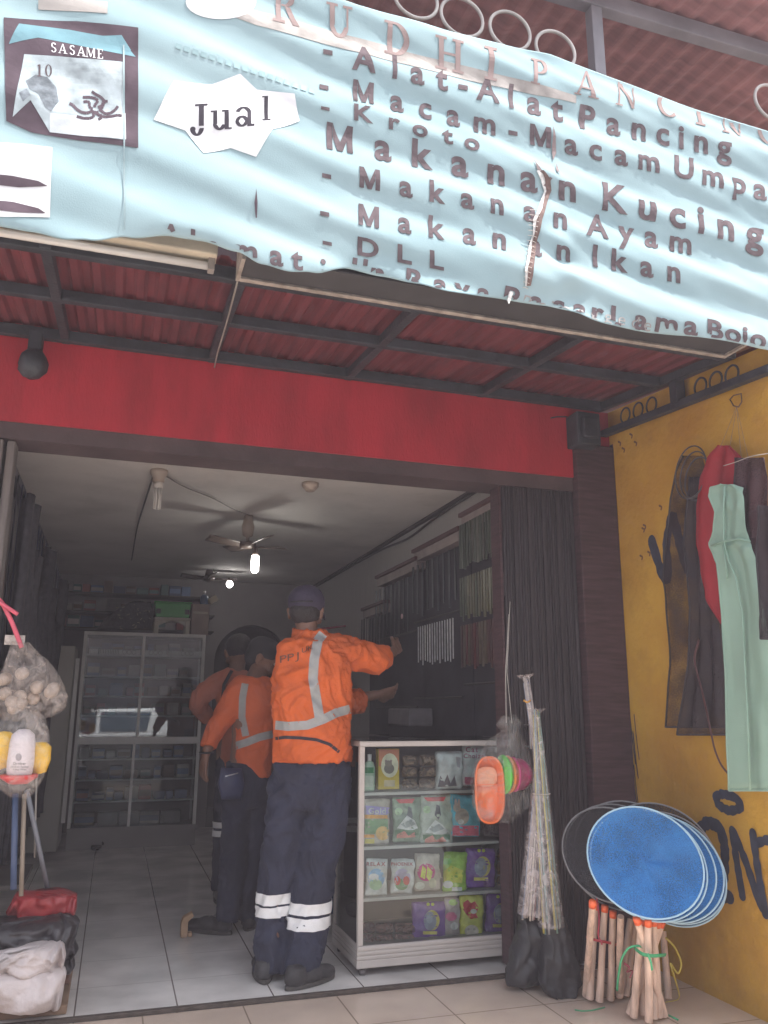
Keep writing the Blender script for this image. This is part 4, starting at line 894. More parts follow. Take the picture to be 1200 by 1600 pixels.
# cream side of the cabinet next to it and an upright box
a = P(82, 1010, Y=7.45); b = P(130, 1012, Y=7.45)
fr = thing('side_cabinet', 'narrow pale cream cabinet standing left of the glass cabinet', 'cabinet', (a.x, 7.6, 0))
MB().box((a.x-.05, 7.32, .04), (b.x-.055, 7.9, a.z)).build('body', mat('cream_enamel', (.40, .39, .35), .45, .08, 3, dirt=.2), fr, bevel=.008)
MB().box((b.x-.045, 7.34, .25), (b.x-.015, 7.36, a.z-.1)).build('door_edge', al2, fr, bevel=.002)
# ---- on top of the cabinet
zt = zT
def stool(px, lab):
    c = P(px, 980, Y=8.0); t = thing('plastic_stool', lab, 'stool', (c.x, 7.82, zt))
    x0, x1 = P(240, 980, Y=7.8).x, P(295, 980, Y=7.8).x; zz = P(265, 962, Y=7.8).z
    mm = MB(); ins = .0
    cream2 = mat('cream_plastic', (.50, .47, .40), .4, .05)
    h = .125
    for (xa, ya) in ((x0, 7.70), (x1-.04, 7.70), (x0, 7.90), (x1-.04, 7.90)):
        lg = MB(); lg.box((xa, ya, zt+.001), (xa+.04, ya+.03, zt+h)); lg.build('leg', cream2, t, bevel=.004)
    mm.box((x0-.004, 7.695, zt+h+.001), (x1+.004, 7.935, zt+h+.03)); mm.build('seat', cream2, t, bevel=.008)
    arch = MB(); pts = [(x0+.041, zt+h)]+[(x0+.041+(x1-x0-.082)*i/10, zt+h-.045+.045*math.sin(math.pi*i/10)) for i in range(11)]+[(x1-.041, zt+h)]
    for i in range(10): arch.prism([(pts[i+1][0], 7.702, pts[i+1][1]-.002), (pts[i+2][0], 7.702, pts[i+2][1]-.002), (pts[i+2][0], 7.702, zt+h), (pts[i+1][0], 7.702, zt+h)], (0, .012, 0))
    arch.build('apron', cream2, t)
    return t, x0, x1, zt+h+.031
t, x0, x1, zs = stool(265, 'cream plastic stool standing on the rear cabinet')
gr = thing('green_crate', 'bright green plastic tub on the cream stool', 'tub', ((x0+x1)/2, 7.8, zs))
m = MB(); m.prism([(x0+.012, 7.70, zs), (x1-.012, 7.70, zs), (x1+.004, 7.70, zs+.13), (x0-.004, 7.70, zs+.13)], (0, .22, 0)); m.build('tub_body', mat('green_plastic', (.03, .36, .06), .4, .08), gr, bevel=.006)
m = MB(); m.box((x0-.012, 7.692, zs+.131), (x1+.012, 7.928, zs+.142)); m.build('rim', mat('green_plastic', ()), gr, bevel=.003)
for xx in (x0+.01, x1-.05): m = MB(); m.box((xx, 7.694, zs+.03), (xx+.04, 7.699, zs+.075)); m.build('handle_hole', mat('tub_dark', (.02, .06, .02), .6), gr, bevel=.002)
a = P(298, 985, Y=7.75); b = P(327, 945, Y=7.75)
cb = thing('carton', 'tall plain brown carton beside the green tub', 'box', (a.x, 7.8, zt)); MB().box((a.x, 7.72, zt+.001), (b.x, 7.95, b.z)).build('carton_body', mat('brown_card', (.33, .26, .22), .7, .12, 8), cb, bevel=.003)
MB().box((a.x+.01, 7.7175, b.z-.09), (b.x-.01, 7.719, b.z-.07)).build('tape', mat('packing_tape', (.42, .36, .30), .3), cb)
c = P(335, 945, Y=7.76); bo = thing('blue_bottle', 'blue spray bottle with pale cap on the tall carton', 'bottle', (c.x-.04, 7.78, b.z))
m = MB(); m.lathe([(.036, .001), (.038, .01), (.038, .075), (.02, .095), (.012, .10)], (b.x-.045, 7.80, b.z), 18); m.build('bottle_body', mat('blue_plastic', (.04, .11, .24), .35, .05), bo, smooth=True)
m = MB(); m.lathe([(.012, .10), (.014, .135), (0, .136)], (b.x-.045, 7.80, b.z), 14); m.build('cap', mat('white_plastic', ()), bo, smooth=True)
bx = thing('small_carton', 'small pale carton tilted on the edge of the tall carton', 'box', (b.x, 7.8, b.z))
m = MB(); Mx = Matrix.Translation((b.x+.035, 7.79, b.z+.052)) @ Matrix.Rotation(rad(-32), 4, 'Y'); m.box((-.04, -.04, -.028), (.04, .04, .028), Mx); m.build('carton_body', mat('pale_card', (.55, .47, .36), .6, .1), bx, bevel=.002)
# dark bundle beside the stool with bright threads
o = puff('dark_bundle', [(940, 205, 235), (955, 180, 240), (970, 160, 240), (983, 150, 238)], 7.8, .16, mat('black_net_heap', (.03, .03, .035), .7, .5, 40, .8, 50), wr=.03, ws=12); tag(o, 'heap of black netting on top of the rear cabinet', 'net bundle')
m = MB()
for i in range(26):
    x, y = rnd.uniform(185, 238), rnd.uniform(938, 982); p = P(x, y, Y=7.70); m.tube([p, p+Vector((rnd.uniform(-.03, .03), 0, rnd.uniform(-.012, .02)))], .0012, 4)
tag(m.build('reflective_threads', mat('tinsel', (.6, .55, .35), .3, .3, metal=.4)), 'glinting threads on the black netting heap', 'threads', kind='stuff')
# ---- stock high on the back wall
rnd = random.Random(5)
for row, (zz, n3) in enumerate(((2.24, 13), (2.06, 14), (1.90, 14))):
    sh = MB().box((-.60, 8.42, zz-.014), (.90, 8.69, zz)).build('wall_shelf', mat('dark_shelf', (.06, .055, .05), .7)); tag(sh, '%s dark shelf of boxes on the back wall' % ('uppermost', 'middle', 'lowest')[row], 'shelf', 'shelves on the back wall')
    x = -.58
    k = 0
    while x < .82 and k < 12:
        ww = rnd.uniform(.07, .13); hh = rnd.uniform(.07, .125); c, cn = pal[rnd.randrange(len(pal))]; c = tuple(v*.75 for v in c)
        carton('stock_box', x, 8.45+rnd.uniform(0, .05), zz+.001, ww, .15, hh, c, '%s stock box, %s from the left on the %s back wall shelf' % (cn, ords[k], ('uppermost', 'middle', 'lowest')[row]), 'stock boxes on the back wall', pal[rnd.randrange(len(pal))][0] if rnd.random() < .5 else None)
        x += ww+rnd.uniform(.0, .02); k += 1
# ---- left wall: rods hanging
rodm = [mat('dark_rod', (.03, .03, .04), .4, .3), mat('navy_rod', (.03, .04, .10), .4, .3), mat('brown_rod', (.10, .06, .05), .4, .3)]
tag(MB().box((-.618, 4.1, 2.28), (-.56, 8.2, 2.33)).build('rod_rack', rodm[0], bevel=.003), 'dark rack high on the left wall holding rods', 'rack')
p0 = None
for i in range(24):
    y = 4.25+i*.155
    t = thing('fishing_rod', 'dark fishing rod hanging on the left wall, %s from the doorway' % (ords15+['sixteenth', 'seventeenth', 'eighteenth', 'nineteenth', 'twentieth', 'twenty-first', 'twenty-second', 'twenty-third', 'twenty-fourth'])[i], 'fishing rod', (-.54, y, 1.2), 'rods hanging on the left wall')
    ty = rnd.uniform(-.03, .03); m = MB(); m.tube([(-.54, y, .55+rnd.uniform(0, .2)), (-.55, y+ty, 1.4), (-.555, y+ty, 2.30)], [.011, .008, .004], 6); m.build('blank', rodm[rnd.randrange(3)], t, smooth=True)
    m = MB(); m.tube([(-.54, y, .60), (-.54, y, .95)], .016, 8); m.build('grip', rodm[0], t, smooth=True)
for i in range(7):
    y = 4.5+i*.5; a_ = MB(); a_.grid(lambda u, v: (-.50+.03*math.sin(u*9+i)+.02*nz3(u*3, v*5, i), y+(u-.5)*.42*(1-.25*v), .35+(1.85-.2*(i % 3))*v), 10, 14)
    tag(a_.build('hanging_net', mat('dark_net_cloth', (.035, .035, .045), .8, .4, 30, .4, 90), smooth=True, solid=.02), 'folded dark net hanging from the left wall, %s from the doorway' % ords[i], 'net', 'dark nets on the left wall')
# ---- right wall racks
rk = mat('purple_board', (.10, .045, .05), .6, .2, 8)
spec = [((715, 812), (790, 766), 2.235, 'nearest the doorway'), ((642, 868), (715, 824), 2.165, 'second from the doorway'), ((585, 905), (648, 872), 2.11, 'third from the doorway'), ((563, 955), (597, 942), 1.90, 'farthest from the doorway')]
rX = 1.88
for i, (a, b, zz, wn) in enumerate(spec):
    ya, yb_ = P(*a, X=rX).y, P(*b, X=rX).y
    if i == 0: yb_ = 3.95
    t = thing('wall_rack', 'dark display rack with a maroon top board, %s' % wn, 'rack', (rX+.05, (ya+yb_)/2, zz), 'display racks on the right wall')
    MB().box((rX, yb_+.004, zz+.03), (1.998, ya-.004, zz+.055)).build('top_board', rk, t, bevel=.003)
    MB().box((rX+.02, yb_+.01, zz-.03), (1.998, ya-.01, zz+.0295)).build('board_edge', mat('pale_board', (.30, .25, .24), .6), t)
    MB().box((1.965, yb_+.006, .95), (1.998, ya-.006, zz-.0305)).build('back_board', mat('dark_rack_back', (.035, .035, .045), .7, .3), t)
    for z2 in (zz-.45, zz-.95):
        if z2 > 1.0: mm = MB(); mm.tube([(1.90, yb_+.01, z2), (1.90, ya-.01, z2)], .006, 6); mm.build('rail', gate_m, t)
ords15 = ords+['thirteenth', 'fourteenth', 'fifteenth']
def cards(y0, y1, z1, hh, n4, cols_, lab, grp, nm='lure_packet', X=1.895, r_=0):
    for k in range(n4):
        y = y0+(y1-y0)*k/max(1, n4-1); c = cols_[rnd.randrange(len(cols_))]; mm = MB(); h2 = hh*rnd.uniform(.85, 1)
        a = rnd.uniform(-.15, .15); M_ = Matrix.Translation((X, y, z1-h2/2)) @ Matrix.Rotation(a, 4, 'Z'); mm.box((-.003, -.012 if r_ == 0 else -.003, -h2/2), (.003, .012 if r_ == 0 else .003, h2/2), M_)
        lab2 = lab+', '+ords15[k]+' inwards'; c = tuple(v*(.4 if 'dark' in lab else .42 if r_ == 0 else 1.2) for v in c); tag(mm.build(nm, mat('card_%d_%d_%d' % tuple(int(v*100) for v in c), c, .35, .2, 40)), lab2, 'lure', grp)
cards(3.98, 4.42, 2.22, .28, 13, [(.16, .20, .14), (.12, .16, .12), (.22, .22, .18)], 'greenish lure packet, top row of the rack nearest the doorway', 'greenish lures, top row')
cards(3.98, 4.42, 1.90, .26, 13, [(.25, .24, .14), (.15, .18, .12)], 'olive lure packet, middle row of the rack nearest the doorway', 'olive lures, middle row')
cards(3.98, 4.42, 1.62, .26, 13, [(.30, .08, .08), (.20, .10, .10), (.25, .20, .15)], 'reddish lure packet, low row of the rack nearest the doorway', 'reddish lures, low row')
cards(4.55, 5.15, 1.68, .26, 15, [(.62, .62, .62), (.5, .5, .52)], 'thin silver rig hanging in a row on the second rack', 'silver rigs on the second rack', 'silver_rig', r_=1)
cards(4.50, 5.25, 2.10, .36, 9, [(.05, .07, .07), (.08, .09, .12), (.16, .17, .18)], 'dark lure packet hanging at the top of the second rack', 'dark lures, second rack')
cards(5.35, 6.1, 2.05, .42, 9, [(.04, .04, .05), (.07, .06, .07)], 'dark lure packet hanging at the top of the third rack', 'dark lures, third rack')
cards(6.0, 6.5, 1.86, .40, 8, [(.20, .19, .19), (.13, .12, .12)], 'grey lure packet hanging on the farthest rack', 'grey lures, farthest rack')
c = P(628, 963, X=1.86); tag(MB().lathe([(0, -.002), (.018, -.002), (.018, .002), (0, .002)], c, 20, M=Matrix.Rotation(rad(90), 3, 'Y')).build('round_sticker', mat('pink_sticker', (.62, .42, .44), .5)), 'small round pinkish disc on the dark rack', 'sticker')
# counter along the right wall
ct = thing('side_counter', 'dark low counter with tackle along the right wall behind the display case', 'counter', (1.8, 5, 0))
MB().box((1.62, 4.36, .0), (1.96, 6.9, .86)).build('counter_body', mat('dark_counter', (.05, .05, .055), .6, .3), ct, bevel=.005)
MB().box((1.60, 4.34, .861), (1.962, 6.92, .885)).build('counter_top', mat('counter_top_grey', (.14, .14, .15), .4, .2), ct, bevel=.003)
for i, (a0, b0, c0, d0, cc, lb) in enumerate(((590, 655, 1085, 1112, (.22, .21, .22), 'long grey tray'), (632, 668, 1100, 1118, (.30, .30, .32), 'pale grey bundle'), (715, 790, 1055, 1078, (.16, .15, .16), 'long dark grey tray'))):
    p = P((a0+b0)/2, d0, Y=5.0)
    tag(MB().box((1.70, p.y-.20, .886+(.16 if i == 2 else 0)), (1.86, p.y+.20, .95+(.2 if i == 2 else .02*i))).build('stock_tray', mat('tray_%d' % i, cc, .5, .2, 15), bevel=.01), lb+' on the dark side counter', 'tray')
bb = thing('blue_drum', 'blue plastic drum behind the man in orange', 'drum', (1.48, 5.0, 0)); m = MB(); m.lathe([(.17, .0), (.18, .02), (.18, .40), (.187, .42), (.18, .44), (.18, .86), (.15, .93), (0, .935)], (1.42, 5.05, 0), 32); m.build('drum_body', mat('navy_blue_plastic', (.025, .06, .13), .4, .1), bb, smooth=True)
m = MB(); m.lathe([(.16, .936), (.16, .96), (0, .961)], (1.42, 5.05, 0), 32); m.build('lid', mat('drum_lid', (.03, .04, .07), .5), bb)
# shelf with red item behind A's head, right wall far
t = MB().box((1.62, 7.3, 1.62), (1.998, 8.3, 1.65)).build('wall_shelf', mat('dark_shelf', ())); tag(t, 'dark shelf on the right wall behind the man', 'shelf')
t = thing('red_basket', 'red plastic basket on the dark shelf behind the man', 'basket', (1.7, 7.4, 1.65)); m = MB(); m.prism([(1.66, 7.34, 1.651), (1.84, 7.34, 1.651), (1.88, 7.34, 1.80), (1.62, 7.34, 1.80)], (0, .22, 0)); m.build('basket_body', mat('red_plastic', (.34, .03, .05), .4), t, bevel=.006)
m = MB(); m.bar((1.60, 7.33, 1.83), (1.98, 7.33, 1.89), .015, .02); m.build('handle', mat('red_plastic', ()), t)
# parked car behind the viewer, seen mirrored in the cabinet glass
car = thing('parked_car', 'white car reflected in the glass of the rear cabinet', 'car', (-.2, -1.6, -.16))
wm = mat('white_car_paint', (.80, .80, .80), .25, .02, coat=.6)
m = MB(); prof = [(-2.65, .0), (-2.7, .52), (-2.4, .70), (-1.45, .80), (1.55, .86), (1.85, .78), (1.85, .02)]
m.prism([(x, -1.30, z) for x, z in prof], (0, -1.70, 0)); m.build('car_body', wm, car, bevel=.04)
m = MB(); lo = [(-1.40, .80), (1.50, .86)]; hi = [(-.75, 1.27), (1.05, 1.31)]
m.add([(lo[0][0], -1.33, lo[0][1]-.02), (lo[1][0], -1.33, lo[1][1]-.02), (hi[1][0], -1.62, hi[1][1]), (hi[0][0], -1.62, hi[0][1]), (lo[0][0], -2.97, lo[0][1]-.02), (lo[1][0], -2.97, lo[1][1]-.02), (hi[1][0], -2.70, hi[1][1]), (hi[0][0], -2.70, hi[0][1])], [(0, 1, 2, 3), (7, 6, 5, 4), (3, 2, 6, 7), (0, 3, 7, 4), (1, 5, 6, 2), (0, 4, 5, 1)]); m.build('cabin', wm, car, bevel=.05)
def cs_(x, t): return (x, -1.322-.29*t, .83+.46*t)   # just outside the sloping side of the cabin
for (xa, xb, xc, xd) in ((-1.05, -.30, -.30, -.72), (-.22, .62, .70, -.22)):
    m = MB(); m.add([cs_(xa, .10), cs_(xb, .10), cs_(xc, .86), cs_(xd, .86)], [(0, 1, 2, 3)]); m.build('side_window', mat('car_window', (.05, .08, .11), .08, .1), car, solid=.006)
for x in (-1.75, 1.15): m = MB(); m.lathe([(0, 0), (.3, 0), (.32, .03), (.32, .2), (0, .2)], (x-.05, -1.34, .17), 28, M=Matrix.Rotation(rad(90), 3, 'X')); m.build('wheel', mat('tyre', (.03, .03, .03), .8), car)

# building across the street, behind the viewer (closes the view the shop glass mirrors)
op = thing('facing_building', 'plain shaded building across the street, mirrored in the cabinet glass', 'building', (0, -9, -.16))
MB().box((-14, -12, -.159), (14, -8.5, 4.2)).build('wall', mat('facing_wall', (.12, .10, .09), .85, .3, 1), op)
for k in range(9): MB().box((-12+k*2.8, -8.498, .9), (-10.6+k*2.8, -8.46, 2.3)).build('window', mat('facing_window', (.04, .05, .06), .2), op)
MB().box((-14.2, -8.45, 4.21), (14.2, -7.4, 4.35)).build('eaves', mat('facing_eaves', (.15, .08, .06), .8), op)
# ================================================================= PEOPLE
def remesh(mb, vox, smooth_it=6, fac=.5):
    me = bpy.data.meshes.new('tmp'); me.from_pydata(mb.v, [], mb.f)
    bm = bmesh.new(); bm.from_mesh(me); bmesh.ops.recalc_face_normals(bm, faces=bm.faces); bm.to_mesh(me); bm.free()
    ob = bpy.data.objects.new('tmp', me); C.objects.link(ob)
    r = ob.modifiers.new('r', 'REMESH'); r.mode = 'VOXEL'; r.voxel_size = vox
    s_ = ob.modifiers.new('s', 'SMOOTH'); s_.iterations = smooth_it; s_.factor = fac
    dg = bpy.context.evaluated_depsgraph_get(); out = bpy.data.meshes.new_from_object(ob.evaluated_get(dg))
    C.objects.unlink(ob); bpy.data.objects.remove(ob); bpy.data.meshes.remove(me)
    return out
def soft(mb, name, m_, parent, vox=.009, disp=None, it=6):
    me = remesh(mb, vox, it)
    if disp:
        ns = [v.normal.copy() for v in me.vertices]
        for v, n_ in zip(me.vertices, ns): v.co += n_*disp(v.co)
    me.polygons.foreach_set('use_smooth', [True]*len(me.polygons)); me.materials.clear(); me.materials.append(m_)
    me.name = name; o = bpy.data.objects.new(name, me); C.objects.link(o)
    if parent: o.parent = parent; o.matrix_parent_inverse = Matrix.Translation(-parent.location) if parent.type == 'EMPTY' else Matrix()
    return o
def folds(p, amp=.008):
    q = Vector((p.x*1.0, p.y, p.z)); w_ = Vector((nz3(*p, s=5), nz3(p.y, p.z, p.x, 5), nz3(p.z, p.x, p.y, 5)))*.12
    q = q+w_; return amp*(ridged((q.x*1.2, q.y*1.2, q.z*1.0), 9)-.55)+amp*.5*(ridged((q.x*2, q.y*2, q.z*1.3), 15)-.5)
def J(px_, py, Y): return P(px_, py, Y=Y)
def hand_mb(mb, wrist, d, n, scale=1.0, thumb=1, curl=.5, spread=.18):
    "palm, four curled fingers of unequal length and a thumb from the side of the palm. d: along the hand, n: back-of-hand normal"
    d = Vector(d).normalized(); n = Vector(n); n = (n-d*n.dot(d)).normalized(); s_ = d.cross(n)
    L_ = .085*scale
    M_ = Matrix((s_, n, d)).transposed()
    mb.ell(Vector(wrist)+d*L_*.52, (.036*scale, .015*scale, .052*scale), 16, 12, M_)
    mb.tube([Vector(wrist)-d*.03, Vector(wrist)+d*.025], [.026*scale, .027*scale], 12, sq=.75, upv=s_)
    for i, (off, ln) in enumerate(((-.030, .068), (-.010, .078), (.010, .072), (.029, .056))):
        p = Vector(wrist)+d*L_*.93+s_*off*scale; a = curl*(.7+.12*i); pts = [p-d*.02]; dirv = (d+s_*off*spread*10).normalized(); q = p
        for k, f in enumerate((.45, .32, .23)):
            pts.append(q); aa = a*(1+k*.25); dirv = (dirv*math.cos(aa)-n*math.sin(aa)).normalized() if k else (dirv*math.cos(a*.6)-n*math.sin(a*.6)).normalized()
            q = q+dirv*ln*f*scale
        pts.append(q); mb.tube(pts, [.0095*scale, .0095*scale, .0092*scale, .0085*scale, .007*scale], 8)
        mb.ell(q, (.0072*scale,)*3, 8, 6)
    p = Vector(wrist)+d*.022*scale-s_*thumb*.026*scale; t1 = (d*.75-s_*thumb*.65-n*.25).normalized(); q1 = p+t1*.040*scale; t2 = (d*.9-s_*thumb*.1-n*.45).normalized(); q2 = q1+t2*.030*scale; t3 = (d*.8+s_*thumb*.2-n*.6).normalized(); q3 = q2+t3*.024*scale
    mb.tube([p-t1*.01, p, q1, q2, q3], [.014*scale, .014*scale, .0115*scale, .010*scale, .0075*scale], 8); mb.ell(q3, (.0078*scale,)*3, 8, 6)
def head_mb(mb, c, face, r=.098, tilt=0):
    "skull with jaw, nose, brow, ears and lips; face = direction looked at"
    f = Vector(face).normalized(); u = Vector((0, 0, 1)); u = (u-f*u.dot(f)).normalized(); s_ = f.cross(u); M_ = Matrix((s_, f, u)).transposed(); c = Vector(c)
    L_ = lambda x, y, z: c+s_*x+f*y+u*z
    mb.ell(L_(0, -.008, .022), (.077, .096, .092), 24, 16, M_); mb.ell(L_(0, .022, -.04), (.058, .066, .070), 20, 14, M_); mb.ell(L_(0, .058, -.082), (.028, .022, .022), 12, 8, M_)
    mb.ell(L_(0, .092, -.020), (.012, .018, .026), 12, 8, M_); mb.ell(L_(0, .106, -.032), (.016, .012, .010), 12, 8, M_); mb.ell(L_(0, .074, .022), (.05, .022, .012), 12, 8, M_)
    mb.ell(L_(0, .082, -.062), (.024, .014, .009), 12, 8, M_)
    for k in (-1, 1):
        mb.ell(L_(k*.080, -.006, -.014), (.010, .019, .032), 12, 10, M_); mb.ell(L_(k*.088, -.012, .002), (.007, .013, .016), 10, 8, M_); mb.ell(L_(k*.05, .068, -.03), (.02, .016, .018), 10, 8, M_)
    return M_, L_
skin = mat('brown_skin', (.20, .105, .07), .5, .12, 14, .15, 120)
navy = mat('navy_trouser_cloth', (.020, .024, .048), .85, .25, 7, .35, 160)
orange = mat('orange_work_cloth', (.60, .115, .022), .8, .16, 6, .5, 60)
orange_d = mat('dull_orange_work_cloth', (.60, .12, .035), .75, .12, 6, .25, 180)
rust = mat('faded_rust_cloth', (.42, .13, .075), .8, .12, 6, .25, 180)
refl = mat('grey_reflective_tape', (.33, .34, .34), .45, .08, 30, .1, 200)
refw = mat('white_reflective_tape', (.80, .80, .80), .4, .04, 30)
black = mat('black_cloth', (.022, .022, .026), .8, .2, 9, .2, 150)
shoe_m = mat('worn_black_shoe', (.035, .034, .036), .6, .35, 18, .3, 90)
sole_m = mat('shoe_sole', (.06, .055, .05), .8, .2, 20)
hair_m = mat('black_hair', (.015, .012, .012), .6, .3, 60, .6, 200, stretch=(1, 1, .2))
def along(a, b, ra, rb, n_=6): return [(Vector(a).lerp(Vector(b), i/n_), ra+(rb-ra)*i/n_) for i in range(n_+1)]
def sleeve(mb, pts, rs, n=18, sq=1.0):
    P_ = []; R_ = []
    for (a, ra), (b, rb) in zip(zip(pts, rs), list(zip(pts, rs))[1:]):
        for k in range(5): P_.append(Vector(a).lerp(Vector(b), k/5)); R_.append(ra+(rb-ra)*k/5)
    P_.append(Vector(pts[-1])); R_.append(rs[-1])
    for _ in range(2): P_ = [P_[0]]+[(P_[i-1]+P_[i]*2+P_[i+1])/4 for i in range(1, len(P_)-1)]+[P_[-1]]
    mb.tube(P_, R_, n, sq=sq)
    mb.ell(P_[0], (R_[0]*.98,)*3, 16, 10)
def shoe(parent, heel, d, L_=.27, side=1):
    d = Vector(d); d.z = 0; d.normalize(); s_ = Vector((-d.y, d.x, 0)); M_ = Matrix((d, s_, Vector((0, 0, 1)))).transposed(); h = Vector(heel)
    mb = MB(); mb.ell(h+d*.05+Vector((0, 0, .045)), (.058, .042, .048), 18, 12, M_); mb.ell(h+d*.13+Vector((0, 0, .040)), (.08, .044, .042), 18, 12, M_); mb.ell(h+d*.205+Vector((0, 0, .032)), (.062, .046, .032), 18, 12, M_)
    mb.tube([h+d*.045+Vector((0, 0, .03)), h+d*.05+Vector((0, 0, .085))], [.046, .042], 14)
    o = soft(mb, 'shoe', shoe_m, parent, .007, lambda p: .0015*nz3(*p, s=40), 5)
    mb = MB(); pts = []
    for k in range(24):
        t = 2*math.pi*k/24; x = math.cos(t); y = math.sin(t); pts.append(h+d*(.13+.138*x)+s_*y*(.044+.004*x)+Vector((0, 0, .001)))
    mb.prism(pts, (0, 0, .018)); mb.build('sole', sole_m, o, bevel=.003)
    mb = MB()
    for k in range(4):
        c = h+d*(.10+k*.026)+Vector((0, 0, .084-k*.006)); mb.tube([c-s_*.018, c+Vector((0, 0, .003)), c+s_*.018], .0028, 5)
    mb.build('laces', mat('grey_laces', (.16, .16, .16), .8), o)
def wrap_band(leg, centre_lo, centre_hi, z0, z1, parent, m_, name='reflective_band', off=.005, n=48, slant=0):
    T = bvh_of(leg); mm = MB(); vs = []; nv = 5
    for i in range(nv+1):
        z = z0+(z1-z0)*i/nv; t = (z-centre_lo.z)/(centre_hi.z-centre_lo.z); c = centre_lo.lerp(centre_hi, t); c.z = z
        for j in range(n):
            a = 2*math.pi*j/n; d = Vector((math.cos(a), math.sin(a), 0)); c2 = c+Vector((0, 0, slant*math.cos(a)))
            h, n2, i_, dd = T.ray_cast(c2, d, .14)
            vs.append((h if h else c2+d*.07)+d*off)
    fs = [(i*n+j, i*n+(j+1) % n, (i+1)*n+(j+1) % n, (i+1)*n+j) for i in range(nv) for j in range(n)]
    mm.add(vs, fs); return mm.build(name, m_, parent, smooth=True)
def tape_on(body, path, wd, name, m_, parent, off=.003, lab=None):
    "ribbon in photo pixels laid on the back of the clothing"
    q = []
    for (a, b), (c, d) in zip(path, path[1:]):
        for k in range(8): q.append((a+(c-a)*k/8, b+(d-b)*k/8))
    q.append(path[-1]); L_ = []; R_ = []
    for i, (x, y) in enumerate(q):
        a, b = q[max(i-1, 0)], q[min(i+1, len(q)-1)]; dx, dy = b[0]-a[0], b[1]-a[1]; l = math.hypot(dx, dy) or 1
        L_.append((x-dy/l*wd/2, y+dx/l*wd/2)); R_.append((x+dy/l*wd/2, y-dx/l*wd/2))
    T = bvh_of(body); vs = []; nn = 5; ok = []
    for i in range(len(q)):
        for k in range(nn+1):
            x = L_[i][0]+(R_[i][0]-L_[i][0])*k/nn; y = L_[i][1]+(R_[i][1]-L_[i][1])*k/nn
            d = (fw + rt*((x-600)/FL) - up*((y-800)/FL)).normalized(); h = T.ray_cast(O, d)[0]; ok.append(h is not None); vs.append(h-d*off if h else O+d*4)
    fs = []
    for i in range(len(q)-1):
        for k in range(nn):
            a = i*(nn+1)+k; f = (a, a+1, a+nn+2, a+nn+1)
            if all(ok[j] for j in f) and max((Vector(vs[f[0]])-Vector(vs[j])).length for j in f) < .06: fs.append(f)
    mm = MB(); mm.add(vs, fs); o = mm.build(name, m_, parent, smooth=True, fix=False)
    bm = bmesh.new(); bm.from_mesh(o.data); bmesh.ops.delete(bm, geom=[v for v in bm.verts if not v.link_faces], context='VERTS'); bm.to_mesh(o.data); bm.free()
    if lab: o['label'] = lab
    return o

# ---------------- person in front (back to us, reaching to the rack)
YA = 3.93
pa = thing('person', 'person in bright orange jacket and navy trousers reaching right, back turned', 'person', (.78, YA, 0), 'workers in orange')
hp = J(478, 955, YA+.05); nk = J(482, 992, YA+.02)
shL, shR = J(447, 1018, YA), J(527, 1016, YA+.02)
elR, wrR = J(588, 1030, YA+.10), J(614, 1017, YA+.26)
elL, wrL = J(500, 1100, YA+.26), J(587, 1086, YA+.36)
knL, knR = J(430, 1365, YA+.02), J(489, 1372, YA-.01)
anL, anR = J(420, 1505, YA-.04), J(468, 1512, YA-.12)
hiL, hiR = J(452, 1225, YA+.02), J(512, 1225, YA+.02)
body = MB()
Mh, Lh = head_mb(body, hp, (.42, .88, -.18))
body.tube([hp-Vector((0, .01, .05)), nk-Vector((0, 0, .06))], [.052, .060], 16)
waist = J(486, 1165, YA)
body.loft([(nk-Vector((0, 0, .05)), .06, .055), (shL.lerp(shR, .5)-Vector((0, 0, .01)), .13, .075), (J(484, 1060, YA), .145, .095), (J(485, 1110, YA), .135, .095), (waist, .13, .09), (J(484, 1215, YA), .15, .10)], 20)
for a, b, c, r0, r1, r2 in ((shL, elL, wrL, .045, .036, .026), (shR, elR, wrR, .045, .036, .026)): sleeve(body, [a, b, c], [r0, r1, r2], 12)
for a, b, c in ((hiL, knL, anL), (hiR, knR, anR)): sleeve(body, [a, b, c], [.075, .052, .035], 14); body.tube([c, Vector((c.x, c.y, .05))], [.034, .03], 10)
hand_mb(body, wrR+Vector((.012, .01, 0)), (.45, .55, .35), (.6, -.6, .2), 1.0, thumb=1, curl=.75)
hand_mb(body, wrL+Vector((.01, 0, 0)), (.92, .15, .12), (.1, -.8, -.5), 1.0, thumb=-1, curl=.55)
o = soft(body, 'body', skin, pa, .0055, None, 3)
# eyes
for k in (-1, 1): e_ = MB(); e_.ell(Lh(k*.030, .083, .000), (.013, .008, .008), 12, 8, Mh); e_.build('eye', mat('eye_white', (.6, .58, .55), .3, .05), o, smooth=True)
cap = MB(); cap.ell(hp+Vector((0, -.008, .045)), (.092, .106, .085), 28, 16, Mh); oc = soft(cap, 'cap', mat('dark_purple_cap', (.035, .028, .055), .8, .2, 9, .2, 120), pa, .007, lambda p: .002*nz3(*p, s=22), 3)
bmm = bmesh.new(); bmm.from_mesh(oc.data); bmesh.ops.bisect_plane(bmm, geom=bmm.verts[:]+bmm.edges[:]+bmm.faces[:], plane_co=hp+Vector((0, 0, -.002)), plane_no=(0, 0, 1), clear_inner=True); bmm.to_mesh(oc.data); bmm.free()
mm = MB(); mm.grid(lambda u, v: Lh((u-.5)*.15, .082+.072*v*math.sin(math.pi*(.15+.7*u)), .040-.022*v-.030*(2*u-1)**2), 10, 5); mm.build('cap_peak', mat('dark_purple_cap', ()), oc, smooth=True, solid=.004)
mm = MB(); mm.tube([Lh(-.055, -.100, .018), Lh(0, -.118, .014), Lh(.055, -.100, .018)], .004, 6); mm.build('cap_strap', black, oc, smooth=True)
